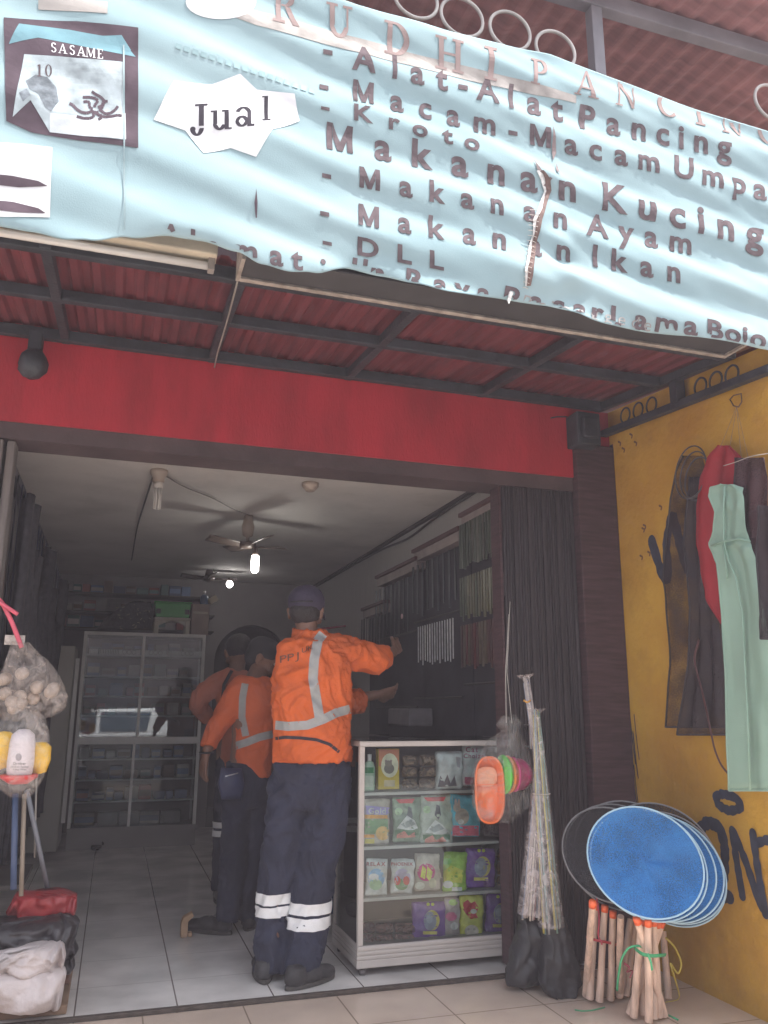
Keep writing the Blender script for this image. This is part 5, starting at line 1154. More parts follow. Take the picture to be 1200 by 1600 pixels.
hr = MB(); hr.ell(hp+Vector((0, 0, 0))+Mh @ Vector((0, -.028, -.015)), (.078, .078, .062), 24, 14, Mh); soft(hr, 'hair', hair_m, pa, .007, lambda p: .003*nz3(*p, s=60), 3)
# jacket
jk = MB()
def ringpx(xa, xb, y, Y, dep, dx=0): a, b = P(xa, y, Y=Y), P(xb, y, Y=Y); return ((a+b)/2, (b-a).length/2, dep)
jk.loft([ringpx(462, 508, 985, YA+.01, .062), ringpx(455, 516, 996, YA+.01, .072), ringpx(438, 534, 1008, YA, .092), ringpx(430, 545, 1026, YA, .112), ringpx(425, 548, 1055, YA, .125), ringpx(425, 547, 1090, YA, .130), ringpx(428, 546, 1125, YA, .130), ringpx(430, 547, 1148, YA, .128), ringpx(429, 549, 1165, YA, .134), ringpx(427, 549, 1190, YA, .138)], 28)
sleeve(jk, [shR+Vector((-.03, 0, 0)), J(556, 1024, YA+.05), elR, J(604, 1024, YA+.18)], [.082, .080, .072, .050], 18)
sleeve(jk, [shL+Vector((.03, 0, -.01)), elL, J(566, 1095, YA+.34)], [.080, .070, .058], 18)
sleeve(jk, [J(556, 1024, YA+.05), J(598, 1040, YA+.09)], [.070, .060], 16)
def jdisp(p): return folds(p, .017)
oj = soft(jk, 'jacket', orange, pa, .0075, jdisp, 5)
tape_on(oj, [(505, 990), (497, 1000), (491, 1030), (489, 1060), (494, 1090), (499, 1120)], 15, 'reflective_strip', refl, oj, lab='grey strip running down the back')
tape_on(oj, [(430, 1133), (450, 1135), (480, 1133), (505, 1124), (525, 1114), (547, 1108)], 14, 'reflective_strip', refl, oj, lab='grey strip across the back')
tape_on(oj, [(430, 1154), (445, 1152), (470, 1153), (495, 1156), (515, 1163), (530, 1175)], 5, 'elastic_opening', mat('dark_waist_cloth', (.03, .022, .03), .8), oj, off=.002, lab='dark slit above the hem')  # narrow dark strip laid across the back above the hem
mm = MB(); col_pts = [hp+Vector((.062*math.cos(t), .062*math.sin(t)-.006, -.088+.012*math.sin(t))) for t in [2*math.pi*i/28 for i in range(28)]]
vs = col_pts+[p+Vector((0, 0, -.045))+(p-hp).normalized()*.012 for p in col_pts]; mm.add(vs, [(i, (i+1) % 28, 28+(i+1) % 28, 28+i) for i in range(28)]); mm.build('collar', orange, oj, smooth=True, solid=.007)
v, f = wordpx('PPJ', 453, 1027, 11, .0, 1.5, rot=-.22); print_on(oj, v, 'lettering', mat('dark_jacket_print', (.10, .05, .035), .7), oj, .006, faces=f)
v, f = wordpx('UK', 481, 1013, 8, .0, 1.2, rot=-.4); print_on(oj, v, 'lettering', mat('dark_jacket_print', ()), oj, .003, faces=f)
# trousers
tr = MB()
tr.loft([ringpx(432, 543, 1178, YA+.005, .112), ringpx(424, 546, 1205, YA+.005, .122), ringpx(419, 546, 1235, YA+.005, .125), ringpx(416, 544, 1262, YA+.005, .110)], 24)
def leg(mb, spec):
    pts = []; rs = []
    for xa, xb, y, Y in spec: a, b = P(xa, y, Y=Y), P(xb, y, Y=Y); pts.append((a+b)/2); rs.append((b-a).length/2)
    sleeve(mb, pts, rs, 20); return pts
LL = leg(tr, [(418, 482, 1235, YA+.01), (415, 474, 1290, YA+.01), (408, 465, 1350, YA+.02), (402, 452, 1405, YA+.01), (400, 446, 1450, YA-.01), (397, 443, 1500, YA-.04), (397, 440, 1519, YA-.05)])
RR = leg(tr, [(478, 546, 1235, YA), (466, 542, 1290, YA), (458, 524, 1350, YA-.01), (455, 516, 1410, YA-.02), (448, 510, 1455, YA-.05), (442, 500, 1500, YA-.10), (440, 494, 1524, YA-.13)])
ot = soft(tr, 'trousers', navy, pa, .0085, lambda p: folds(p, .017), 4)
def zof(y, Y): return P(450, y, Y=Y).z
for PT, (ya, yb2), (yc, yd), YY, sl_ in ((LL, (1392, 1408), (1411, 1426), YA+.01, 0), (RR, (1408, 1425), (1429, 1447), YA-.02, 0)):
    i = 2; lo, hi = PT[4], PT[2]
    wrap_band(ot, lo, hi, zof(yb2, YY), zof(ya, YY), ot, refw); wrap_band(ot, lo, hi, zof(yd, YY), zof(yc, YY), ot, refw)
print_on(ot, [[(497, 1222), (530, 1224), (530, 1262), (515, 1272), (498, 1262)]], 'back_pocket', mat('navy_pocket', (.024, .028, .055), .9, .2, 9), ot, .003)
print_on(ot, [[(523, 1232), (528, 1232), (528, 1250), (523, 1250)]], 'pocket_button', mat('navy_pocket', ()), ot, .004)
print_on(ot, [[(509, 1296), (535, 1296), (534, 1350), (508, 1350)]], 'side_pocket', mat('navy_pocket', ()), ot, .003)
hl = P(415, 1541, Z=0); shoe(pa, (hl.x, hl.y+.015, 0), (.08, 1, 0))
hl = P(453, 1551, Z=0); shoe(pa, (hl.x-.01, hl.y+.02, 0), (.92, .5, 0))

# ---------------- second worker, stooping behind on the left
YB = 4.72
pb = thing('person', 'stooping person in orange jacket behind, left arm hanging down', 'person', (.65, YB, 0), 'workers in orange')
hB = J(412, 1028, YB+.08)
body = MB(); MhB, LhB = head_mb(body, hB, (.80, -.30, -.45))
shB, elB, wrB = J(372, 1075, YB-.02), J(341, 1135, YB), J(322, 1176, YB-.05)
body.tube([hB-Vector((.02, 0, .05)), J(395, 1072, YB)], [.050, .060], 14)
body.loft([(J(392, 1070, YB), .10, .08), (J(395, 1110, YB), .12, .09), (J(396, 1160, YB), .12, .09), (J(392, 1220, YB), .13, .10)], 18)
sleeve(body, [shB, elB, wrB], [.045, .036, .026], 12)
hand_mb(body, wrB, (-.15, -.1, -1), (-.9, -.4, .0), 1.0, thumb=-1, curl=.35)
aB1, aB2 = J(356, 1430, YB-.03), J(387, 1428, YB+.03)
kB1, kB2 = J(365, 1345, YB-.02), J(394, 1345, YB+.02)
for h_, k_, a_ in ((J(368, 1235, YB), kB1, aB1), (J(402, 1235, YB), kB2, aB2)): sleeve(body, [h_, k_, a_], [.05, .035, .025], 12)
ob_ = soft(body, 'body', skin, pb, .0058, None, 3)
for k in (-1, 1): e_ = MB(); e_.ell(LhB(k*.030, .083, .0), (.013, .008, .008), 12, 8, MhB); e_.build('eye', mat('eye_white', ()), ob_, smooth=True)
cap = MB(); cap.ell(LhB(0, -.014, .038), (.086, .104, .080), 24, 14, MhB); cap.ell(LhB(0, .10, .05), (.06, .06, .010), 20, 8, MhB); cap.ell(LhB(0, -.05, -.01), (.078, .062, .07), 20, 12, MhB); soft(cap, 'cap', black, pb, .007, None, 3)
mm = MB(); mm.tube([LhB(-.082, .0, .022), LhB(-.070, .06, .028), LhB(0, .095, .030)], .005, 6); mm.build('glasses', mat('bright_steel', ()), pb, smooth=True)
jb = MB()
jb.loft([ringpx(378, 420, 1058, YB, .07), ringpx(368, 432, 1072, YB, .10), ringpx(364, 438, 1100, YB, .12), ringpx(366, 438, 1135, YB, .125), ringpx(363, 432, 1170, YB, .13), ringpx(362, 425, 1195, YB, .13), ringpx(385, 422, 1214, YB, .12)], 24)
sleeve(jb, [shB+Vector((.02, 0, 0)), elB, J(325, 1168, YB-.04)], [.075, .060, .046], 16)
oj2 = soft(jb, 'jacket', orange_d, pb, .0085, lambda p: folds(p, .010), 5)
tape_on(oj2, [(383, 1068), (379, 1090), (378, 1120), (384, 1150)], 11, 'reflective_strip', refl, oj2, lab='grey strip down the back')
tape_on(oj2, [(366, 1166), (385, 1160), (405, 1152), (426, 1147)], 12, 'reflective_strip', refl, oj2, lab='grey strip round the waist')
tb = MB(); tb.loft([ringpx(352, 424, 1190, YB, .12), ringpx(348, 424, 1230, YB, .13), ringpx(347, 420, 1260, YB, .11)], 20)
leg(tb, [(346, 392, 1250, YB-.02), (344, 386, 1345, YB-.02), (340, 378, 1400, YB-.03), (338, 372, 1440, YB-.04)]); leg(tb, [(382, 424, 1250, YB), (374, 414, 1345, YB+.02), (372, 408, 1400, YB+.03), (370, 404, 1436, YB+.04)])
ot2 = soft(tb, 'trousers', navy, pb, .009, lambda p: folds(p, .009), 5)
bg_ = puff('hip_bag', [(1200, 345, 378), (1225, 340, 382), (1250, 346, 378)], YB-.13, .08, mat('navy_bag_cloth', (.03, .04, .10), .5, .2, 9), None, wr=.006); tag(bg_, 'small navy bag worn at the hip of the stooping person', 'bag')
print_on(bg_, [[(352, 1212), (372, 1207), (372, 1209), (352, 1214)]], 'zip', mat('bright_steel', ()), bg_, .002)
shoe(pb, (.665, 4.66, 0), (-.75, .6, 0)); shoe(pb, (.76, 4.70, 0), (.3, .9, 0))
wb = MB(); wb.tube([wrB+Vector((.034*math.cos(t), .034*math.sin(t), .0)) for t in [2*math.pi*i/16 for i in range(17)]], .005, 6, cap=False); wb.build('wristband', black, pb, smooth=True)

# ---------------- third worker, farther in
YC = 5.35
pc = thing('person', 'third person in faded rust jacket, elbow raised, half hidden behind the others', 'person', (.62, YC, 0), 'workers in orange')
hC = J(372, 1020, YC+.04); body = MB(); MhC, LhC = head_mb(body, hC, (-.1, .95, -.35))
shC, elC, wrC = J(352, 1060, YC), J(306, 1098, YC+.02), J(332, 1130, YC+.22)
body.tube([hC-Vector((0, 0, .05)), J(368, 1062, YC)], [.05, .06], 14)
body.loft([(J(368, 1062, YC), .12, .08), (J(370, 1120, YC), .13, .09), (J(370, 1200, YC), .13, .10)], 18)
sleeve(body, [shC, elC, wrC], [.045, .036, .026], 12); hand_mb(body, wrC, (.6, .6, -.1), (0, -.5, .8), 1.0, curl=.5)
for x in (.72, .88): sleeve(body, [(x+.02, YC, .80), (x, YC, .45), (x-.01, YC, .09)], [.05, .035, .025], 12)
oc_ = soft(body, 'body', skin, pc, .0065, None, 3)
hr = MB(); hr.ell(LhC(0, -.020, .030), (.088, .100, .088), 24, 14, MhC); soft(hr, 'hair', hair_m, pc, .008, lambda p: .003*nz3(*p, s=60), 3)
jc = MB(); jc.loft([ringpx(352, 386, 1048, YC, .07), ringpx(340, 396, 1062, YC, .10), ringpx(338, 400, 1100, YC, .12), ringpx(340, 400, 1150, YC, .12), ringpx(340, 400, 1200, YC, .13)], 22)
sleeve(jc, [shC+Vector((.03, 0, 0)), J(325, 1078, YC), elC, J(326, 1122, YC+.16)], [.075, .066, .058, .046], 16)
soft(jc, 'jacket', rust, pc, .0095, lambda p: folds(p, .010), 5)
tc_ = MB(); tc_.loft([((.79, YC, .95), .15, .12), ((.79, YC, .75), .17, .13), ((.79, YC, .70), .16, .11)], 20)
for x in (.71, .88): sleeve(tc_, [(x, YC, .75), (x-.005, YC, .45), (x-.01, YC, .08)], [.09, .072, .062], 16)
ot3 = soft(tc_, 'trousers', navy, pc, .0095, lambda p: folds(p, .009), 5)
wrap_band(ot3, Vector((.70, YC, .30)), Vector((.705, YC, .55)), .44, .475, ot3, refw); wrap_band(ot3, Vector((.70, YC, .30)), Vector((.705, YC, .55)), .39, .425, ot3, refw)
for x in (.71, .88): shoe(pc, (x, YC-.06, 0), (0, 1, 0))
mm = MB(); q = [J(362, 1048, YC-.11), J(350, 1070, YC-.13), J(346, 1110, YC-.14)]; mm.tube(q, .012, 6); mm.build('shoulder_strap', black, pc, smooth=True)
# ================================================================= RIGHT FOREGROUND: landing nets
wood = mat('pale_wood_handle', (.62, .46, .37), .65, .25, 4, .25, 60, stretch=(12, 12, 1), dirt=.3)
def meshmat(name, c, tr, sc=260):
    "fine netting: woven see-through cloth"
    m = mat(name, c, .7, .2, 6); n = m.node_tree; nd = n.nodes; L = n.links
    tc = nd.new('ShaderNodeTexCoord'); wv = nd.new('ShaderNodeTexNoise'); wv.inputs['Scale'].default_value = sc; wv.inputs['Detail'].default_value = 1; L.new(tc.outputs['Object'], wv.inputs['Vector'])
    big = nd.new('ShaderNodeTexNoise'); big.inputs['Scale'].default_value = 7; L.new(tc.outputs['Object'], big.inputs['Vector'])
    ad = nd.new('ShaderNodeMath'); ad.operation = 'ADD'; L.new(wv.outputs[0], ad.inputs[0]); L.new(big.outputs[0], ad.inputs[1])
    mr = nd.new('ShaderNodeMapRange'); mr.inputs[1].default_value = .75; mr.inputs[2].default_value = 1.25; mr.inputs[3].default_value = max(0, tr-.25); mr.inputs[4].default_value = min(1, tr+.25); L.new(ad.outputs[0], mr.inputs[0])
    t = nd.new('ShaderNodeBsdfTransparent'); ms = nd.new('ShaderNodeMixShader'); L.new(mr.outputs[0], ms.inputs[0]); L.new(nd['Principled BSDF'].outputs[0], ms.inputs[1]); L.new(t.outputs[0], ms.inputs[2]); L.new(ms.outputs[0], nd['Material Output'].inputs[0])
    return m
blue_net = meshmat('blue_netting', (.016, .15, .42), .30); black_net = meshmat('black_netting', (.02, .02, .025), .25)
rim_b = mat('pale_blue_rim', (.33, .50, .62), .4, .1); rim_k = mat('grey_rim', (.20, .20, .21), .4, .2)
ferr = mat('orange_tape', (.75, .13, .04), .5, .12, 30)
def landing_net(cpx, rpx, Y, foot, netm, rimm, label, group, hr_=.0135, tiltx=-.6, orange_=True, rot=0, head_px=None):
    c = P(cpx[0], cpx[1], Y=Y); rr = rpx/FL*(c-O).dot(fw)*1.0; t = thing('landing_net', label, 'landing net', (foot[0], foot[1], 0), group)
    # plane of the hoop leans back a little
    lean = rad(12); ux = Vector((1, tiltx, 0)).normalized(); uz = Vector((0, math.sin(lean), math.cos(lean)))
    mm = MB(); mm.tube([c+ux*(rr*math.cos(a))+uz*(rr*math.sin(a)*.94) for a in [2*math.pi*i/48 for i in range(49)]], .0035, 6, cap=False); mm.build('hoop', rimm, t, smooth=True)
    nrm = ux.cross(uz); mm = MB()
    if label.startswith('blue landing net fourth'):
        mm.tube([c+ux*(rr*.82*math.cos(a)-rr*.05)+uz*(rr*.82*math.sin(a)*.94)+Vector((0, -.004, 0)) for a in [2*math.pi*i/40 for i in range(41)]], .0011, 5, cap=False); mm.build('seam', rimm, t, smooth=True)
    mm = MB()
    def f(u, v):
        a = 2*math.pi*u; r = (1-v); dpt = .05*(1-r**2.2)+.006*math.sin(a*9+Y*50)*r*(1-r)*3+.022*nz3(math.cos(a)*r*3, math.sin(a)*r*3, Y*9, 1.5)*v
        return c+ux*(rr*r*math.cos(a))+uz*(rr*r*math.sin(a)*.94)+nrm*(-dpt if nrm.y < 0 else dpt)
    mm.grid(f, 48, 12); mm.build('netting', netm, t, smooth=True)
    top_ = head_px or (c-uz*rr)
    mm = MB(); ft = Vector((foot[0], foot[1], .004)); n_ = 7; pts = [ft.lerp(top_, i/n_)+Vector((.003*nz3(i, Y*30, foot[0]*40), .003*nz3(i, 4, foot[0]*70), 0)) for i in range(n_+1)]
    mm.tube(pts, [hr_*1.12-.0003*i+.0012*nz3(i*2, foot[0]*50) for i in range(n_+1)], 12); mm.build('handle', wood, t, smooth=False)
    if orange_: mm = MB(); d = (pts[-1]-pts[-2]).normalized(); mm.tube([pts[-1]-d*.022, pts[-1]+d*.004], hr_*1.06, 12); mm.build('tape_wrap', ferr, t, smooth=True)
    return t
rnd = random.Random(3)
blu = [((1052, 1368), 76, 2.99), ((1050, 1362), 78, 2.97), ((1042, 1356), 82, 2.955), ((1028, 1352), 84, 2.94), ((1012, 1350), 86, 2.925), ((1007, 1346), 86, 2.91)]
bt_px = [(983, 1586), (1000, 1575), (1030, 1590), (990, 1590), (1038, 1588), (1014, 1597)]
hd_px = [(1035, 1440), (1028, 1440), (1020, 1437), (1003, 1436), (995, 1435), (1012, 1438)]
for i, ((cpx, r_, Y), fpx, hpx) in enumerate(zip(blu, bt_px, hd_px)):
    ft = P(fpx[0], fpx[1], Z=0); landing_net(cpx, r_, Y, (ft.x, ft.y), blue_net, rim_b, ['blue landing net at the back of the blue bundle, far right hoop', 'blue landing net second from the back, hoop showing at right', 'blue landing net third from the back of the blue bundle', 'blue landing net fourth from the back of the blue bundle', 'blue landing net just behind the front blue hoop', 'frontmost blue landing net with orange taped wooden handle'][i], 'blue landing nets', head_px=P(hpx[0], hpx[1], Y=Y-.005))
blk = [((985, 1335), 84, 3.20), ((968, 1338), 82, 3.18), ((955, 1335), 74, 3.16), ((1030, 1338), 84, 3.05), ((1040, 1350), 82, 3.02)]
bt_px = [(922, 1562), (937, 1566), (954, 1563), (968, 1558), (915, 1556)]
hd_px = [(930, 1412), (945, 1416), (958, 1425), (970, 1432), (926, 1410)]
for i, ((cpx, r_, Y), fpx, hpx) in enumerate(zip(blk, bt_px, hd_px)):
    ft = P(fpx[0], fpx[1], Z=0); landing_net(cpx, r_, Y, (ft.x, ft.y), black_net, rim_k, ['black landing net leaning deepest against the folded gate', 'black landing net second from the gate', 'small black landing net with its hoop farthest left', 'large black landing net behind the blue hoops, nearest the yellow wall', 'black landing net directly behind the blue nets'][i], 'black landing nets', head_px=P(hpx[0], hpx[1], Y=Y-.005), orange_=(i != 3))
for i, (fpx, hpx) in enumerate((((968, 1560), (985, 1436)), ((978, 1558), (993, 1436)), ((1045, 1562), (1036, 1455)), ((1005, 1588), (1000, 1450)), ((1022, 1594), (1017, 1450)))):
    ft = P(*fpx, Z=0); hd = P(*hpx, Y=ft.y+.04); mm = MB(); mm.tube([ft+Vector((0, 0, .004)), ft.lerp(hd, .5), hd], [.014, .0135, .013], 12)
    tag(mm.build('net_handle', wood), ['bare wooden net handle in shadow between the two bundles', 'bare wooden net handle behind the green tied bundle', 'bare wooden net handle at the right of the front bundle', 'pale wooden handle at the left of the front bundle', 'pale wooden handle in the middle of the front bundle'][i], 'handle', 'loose net handles')
def tie(name, lab, pts, c, r=.004, cat='string'):
    mm = MB(); q = []; pts = [Vector(p) for p in pts]
    for a, b in zip(pts, pts[1:]):
        for k in range(6): q.append(a.lerp(b, k/6))
    q.append(pts[-1])
    for _ in range(4): q = [q[0]]+[(q[i-1]+q[i]*2+q[i+1])/4 for i in range(1, len(q)-1)]+[q[-1]]
    mm.tube(q, r, 6, sq=.4); return tag(mm.build(name, mat('raffia_%d_%d_%d' % tuple(int(v*100) for v in c), c, .5, .15, 20), smooth=True), lab, cat)
YR = 3.10
tie('string', 'red plastic string tied round the left bundle of handles', [P(916, 1464, Y=3.20), P(930, 1469, Y=3.16), P(948, 1472, Y=3.16), P(967, 1477, Y=3.20)], (.42, .05, .06), .0055)
tie('string', 'thin red string hanging down over the left bundle', [P(932, 1400, Y=3.19), P(937, 1435, Y=3.17), P(934, 1462, Y=3.16), P(941, 1476, Y=3.15)], (.46, .07, .10), .004)
tie('string', 'green plastic string tied round the front bundle', [P(992, 1482, Y=2.95), P(1003, 1491, Y=2.895), P(1018, 1494, Y=2.89), P(1030, 1493, Y=2.90), P(1040, 1492, Y=2.95)], (.04, .30, .14), .007)
tie('string', 'loose green string looping down left of the front bundle', [P(1012, 1488, Y=2.95), P(1000, 1477, Y=2.95), P(982, 1480, Y=2.95), P(971, 1497, Y=2.97), P(966, 1525, Y=3.0), P(964, 1548, Y=3.05)], (.05, .34, .16), .0045)
tie('string', 'green string end hanging over the front handles', [P(1012, 1490, Y=2.885), P(1017, 1502, Y=2.885), P(1019, 1516, Y=2.89)], (.06, .36, .18), .005)
tie('string', 'yellow plastic string looping beside the yellow wall', [P(1040, 1465, Y=3.05), P(1055, 1480, Y=3.05), P(1066, 1505, Y=3.05), P(1060, 1525, Y=3.05), P(1045, 1500, Y=3.05), P(1055, 1530, Y=3.05), P(1064, 1562, Z=.008), P(1040, 1566, Z=.006)], (.45, .36, .05), .004)
tie('string', 'scrap of green string lying on the beige tiles', [P(898, 1578, Z=.003), P(910, 1580, Z=.008), P(925, 1579, Z=.003), P(945, 1574, Z=.004)], (.08, .30, .16), .003)
tie('string', 'green string scrap on the floor beside the front handles', [P(1042, 1585, Z=.004), P(1052, 1590, Z=.012), P(1060, 1594, Z=.004)], (.05, .28, .14), .004)
tie('string', 'short pink string above the black net hoops', [P(961, 1293, Y=3.2), P(966, 1284, Y=3.2), P(972, 1276, Y=3.2)], (.55, .06, .14), .004)
o = tie('string', 'tangled red string behind the front handles', [P(975, 1505, Y=3.1), P(985, 1512, Y=3.08), P(978, 1520, Y=3.08), P(990, 1515, Y=3.08), P(984, 1528, Y=3.08)], (.40, .08, .10), .005)

# ================================================================= NETS HUNG ON THE YELLOW WALL
def hang(name, rows, X, m_, label, group=None, amp=.012, fr=26, nu=22, sub=6, ph=0, solid=.002, thick=0):
    R_ = []
    for (y0, a0, b0), (y1, a1, b1) in zip(rows, rows[1:]):
        for k in range(sub): t = k/sub; R_.append((y0+(y1-y0)*t, a0+(a1-a0)*t, b0+(b1-b0)*t))
    R_.append(rows[-1]); vs = []; k = len(R_)
    for i, (py, xa, xb) in enumerate(R_):
        for j in range(nu+1):
            u = j/nu; p = P(xa+(xb-xa)*u, py, X=X)
            p.x -= amp*math.sin(u*fr*.5+ph+nz3(u*2, i*.05, ph, 1)*2)*(.4+.6*i/k)+.01*nz3(u*4, i*.2, X*10); vs.append(p)
    fs = [(i*(nu+1)+j, i*(nu+1)+j+1, (i+1)*(nu+1)+j+1, (i+1)*(nu+1)+j) for i in range(k-1) for j in range(nu)]
    t = thing(name, label, 'net', P((rows[0][1]+rows[0][2])/2, rows[0][0], X=X), group)
    mm = MB(); mm.add(vs, fs); o = mm.build('net_cloth', m_, t, smooth=True, solid=solid)
    hem = MB(); hem.tube(vs[-(nu+1):], .004, 6); hem.build('hem', m_ if 'netting' not in m_.name else mat('net_hem', (.03, .025, .03), .7), t, smooth=True)
    hem = MB(); hem.tube([vs[i*(nu+1)] for i in range(k)], .0045, 6); hem.build('seam', m_ if 'netting' not in m_.name else mat('net_hem', ()), t, smooth=True)
    return t
bn = meshmat('brown_black_netting', (.035, .022, .025), .62, 300); bn2 = meshmat('dense_black_netting', (.03, .022, .028), .38, 300)
t = hang('hanging_net', [(712, 1068, 1098), (735, 1060, 1105), (780, 1050, 1110), (860, 1040, 1118), (905, 1036, 1122), (960, 1042, 1126), (1040, 1047, 1132), (1136, 1042, 1136)], 2.445, bn, 'see-through black net hanging nearest the pillar on the yellow wall', 'nets hung on the yellow wall', ph=1)
for q, r_ in (((1079, 738), 27), ((1084, 742), 24), ((1090, 748), 22)):
    c = P(q[0], q[1], X=2.43-(r_-20)*.004); mm = MB(); k = r_/FL*(c-O).dot(fw)*1.25
    mm.tube([c+Vector((.01*math.sin(a), k*1.1*math.cos(a), k*1.25*math.sin(a))) for a in [2*math.pi*i/30 for i in range(31)]], .0035, 6, cap=False); mm.build('hoop', mat('dark_hoop', (.06, .06, .065), .4), t, smooth=True)
hang('hanging_net', [(745, 1078, 1104), (850, 1072, 1122), (950, 1082, 1130), (1040, 1078, 1138), (1148, 1062, 1142)], 2.425, bn2, 'denser black net overlapping the first one', 'nets hung on the yellow wall', ph=2, fr=34, amp=.016)
t = hang('hanging_net', [(696, 1122, 1142), (715, 1108, 1160), (745, 1098, 1180), (790, 1090, 1190), (850, 1089, 1192), (900, 1098, 1192), (935, 1104, 1190), (955, 1116, 1188), (974, 1128, 1186)], 2.405, mat('red_net_cloth', (.48, .035, .05), .75, .12, 5, .5, 300, tl=.3), 'crimson net cloth bunched at the top', 'nets hung on the yellow wall', ph=.5, amp=.018)
hang('hanging_net', [(715, 1150, 1196), (760, 1148, 1200), (830, 1150, 1205), (900, 1165, 1212), (1002, 1188, 1230)], 2.37, meshmat('dark_maroon_netting', (.05, .02, .025), .12), 'dark maroon net hanging over the crimson one at the right edge', 'nets hung on the yellow wall', ph=.2, amp=.012)  # net in its own dark maroon tone
mint = mat('mint_net_cloth', (.40, .60, .50), .75, .06, 4, .4, 320, tl=.3)
t = hang('hanging_net', [(757, 1128, 1146), (762, 1112, 1160), (775, 1110, 1162), (800, 1118, 1164), (830, 1116, 1168), (848, 1110, 1172), (856, 1112, 1176), (880, 1122, 1182), (960, 1130, 1196), (1060, 1134, 1206), (1150, 1138, 1212), (1235, 1141, 1216)], 2.34, mint, 'long pale mint net cloth hanging in front', 'nets hung on the yellow wall', ph=1.4, amp=.010, fr=16, nu=30)
for seam in ([(1132, 760), (1130, 800), (1131, 845), (1138, 875), (1150, 905), (1160, 960), (1163, 1030), (1168, 1120), (1172, 1234)], [(1112, 852), (1130, 846), (1155, 842), (1172, 846)], [(1130, 850), (1134, 880), (1136, 905)]):
    mm = MB(); mm.tube([P(x, y, X=2.325) for x, y in seam], .004, 6); mm.build('seam', mint, t, smooth=True)
hang('hanging_net', [(790, 1184, 1220), (860, 1184, 1225), (960, 1192, 1230), (998, 1190, 1230)], 2.30, bn2, 'black net at the right edge in front of the mint cloth', 'nets hung on the yellow wall', ph=.9)
hk = thing('wire_hook', 'rusty wire hook with thin strings on the yellow wall above the nets', 'hook', P(1150, 640, X=2.44))
mm = MB(); mm.tube([P(*q, X=2.43) for q in ((1140, 625), (1146, 618), (1158, 615), (1159, 628), (1154, 636), (1146, 634), (1141, 625))], .003, 6); mm.build('hook', mat('rusty_wire', (.10, .06, .04), .7), hk, smooth=True)
for q in ((1125, 700), (1140, 700), (1160, 735), (1176, 745)):
    mm = MB(); mm.tube([P(1151, 636, X=2.43), P((1151+q[0])/2, (636+q[1])/2, X=2.42), P(*q, X=2.40)], .0009, 4); mm.build('wire', mat('thin_wire', (.16, .13, .11), .5), hk)
tie('string', 'thin pale line stretched over the hanging nets', [P(1130, 728, X=2.33), P(1150, 722, X=2.33), P(1172, 713, X=2.33), P(1204, 708, X=2.33)], (.5, .45, .4), .0015)
tie('strap', 'dark red brown strap dangling below the black nets', [P(1092, 1000, X=2.40), P(1083, 1030, X=2.41), P(1096, 1075, X=2.41), P(1110, 1140, X=2.41), P(1116, 1170, X=2.41), P(1126, 1195, X=2.42), P(1141, 1213, X=2.42)], (.09, .035, .035), .007, 'strap')

# ================================================================= ROD BUNDLES AND BLACK SACKS BY THE GATE
sack_m = mat('black_bin_bag', (.030, .030, .034), .5, .2, 6, .6, 14)
rodwrap = plastic_wrap('rod_film', (.72, .66, .66), .26, .35)
def bundle(pts_top, pts_mid, pts_bot, Y, cols_, label, nr=14, wtop=5, wmid=12, wbot=24, seed=1):
    rr_2 = random.Random(seed); t = thing('rod_bundle', label, 'rod bundle', P(*pts_bot, Y=Y), 'wrapped rod bundles')
    a, b, c = P(*pts_top, Y=Y), P(*pts_mid, Y=Y-.02), P(*pts_bot, Y=Y-.05); s_ = (c-O).dot(fw)/FL
    for i in range(nr):
        u = (i+.5)/nr*2-1; dy = math.sqrt(max(0, 1-u*u))*rr_2.uniform(-1, 1)
        q = [a+Vector((u*wtop*s_*.5, dy*.008, rr_2.uniform(-.02, .02))), b+Vector((u*wmid*s_*.5, dy*.015, 0)), c+Vector((u*wbot*s_*.5, dy*.03, rr_2.uniform(-.03, .02)))]
        mm = MB(); mm.tube([q[0], q[0].lerp(q[1], .5), q[1], q[1].lerp(q[2], .5), q[2]], [.0022, .003, .0035, .004, .0045], 6); cc = cols_[rr_2.randrange(len(cols_))]
        mm.build('rod', mat('rod_%d_%d_%d' % tuple(int(v*100) for v in cc), cc, .3, .15, 30), t, smooth=True)
    R_ = []; pts = [a+(a-b)*.06, a, b, c]; ws_ = [wtop*1.5, wtop*.5, wmid*.62, wbot*.66]
    P_ = []; W2 = []
    for (p, w0), (q, w1) in zip(zip(pts, ws_), list(zip(pts, ws_))[1:]):
        for k in range(8): P_.append(p.lerp(q, k/8)); W2.append((w0+(w1-w0)*k/8)*s_)
    P_.append(pts[-1]); W2.append(ws_[-1]*s_)
    mm = MB(); mm.tube(P_, W2, 18, cap=False); o = mm.build('film_wrap', rodwrap, t, smooth=True)
    for v in o.data.vertices: v.co += Vector((nz3(*v.co, s=16)*.003, nz3(v.co.z, v.co.x, v.co.y, 16)*.003, 0))
    mm = MB(); mm.tube([b+Vector((wmid*s_*.64*math.cos(k), wmid*s_*.64*math.sin(k), 0)) for k in [2*math.pi*i/16 for i in range(17)]], .002, 5, cap=False); mm.build('tie', mat('pale_tie', (.5, .45, .4), .5), t)
    return t
C1 = [(.36, .22, .22), (.22, .26, .34), (.45, .40, .38), (.30, .16, .17), (.5, .46, .42)]
C2 = [(.45, .40, .10), (.18, .28, .24), (.42, .42, .38), (.20, .32, .34), (.34, .34, .34)]
bundle((822, 1062), (843, 1200), (829, 1430), 3.44, C1, 'tall rod bundle in clear film with pinkish rods', 20, 11, 14, 32, 4)
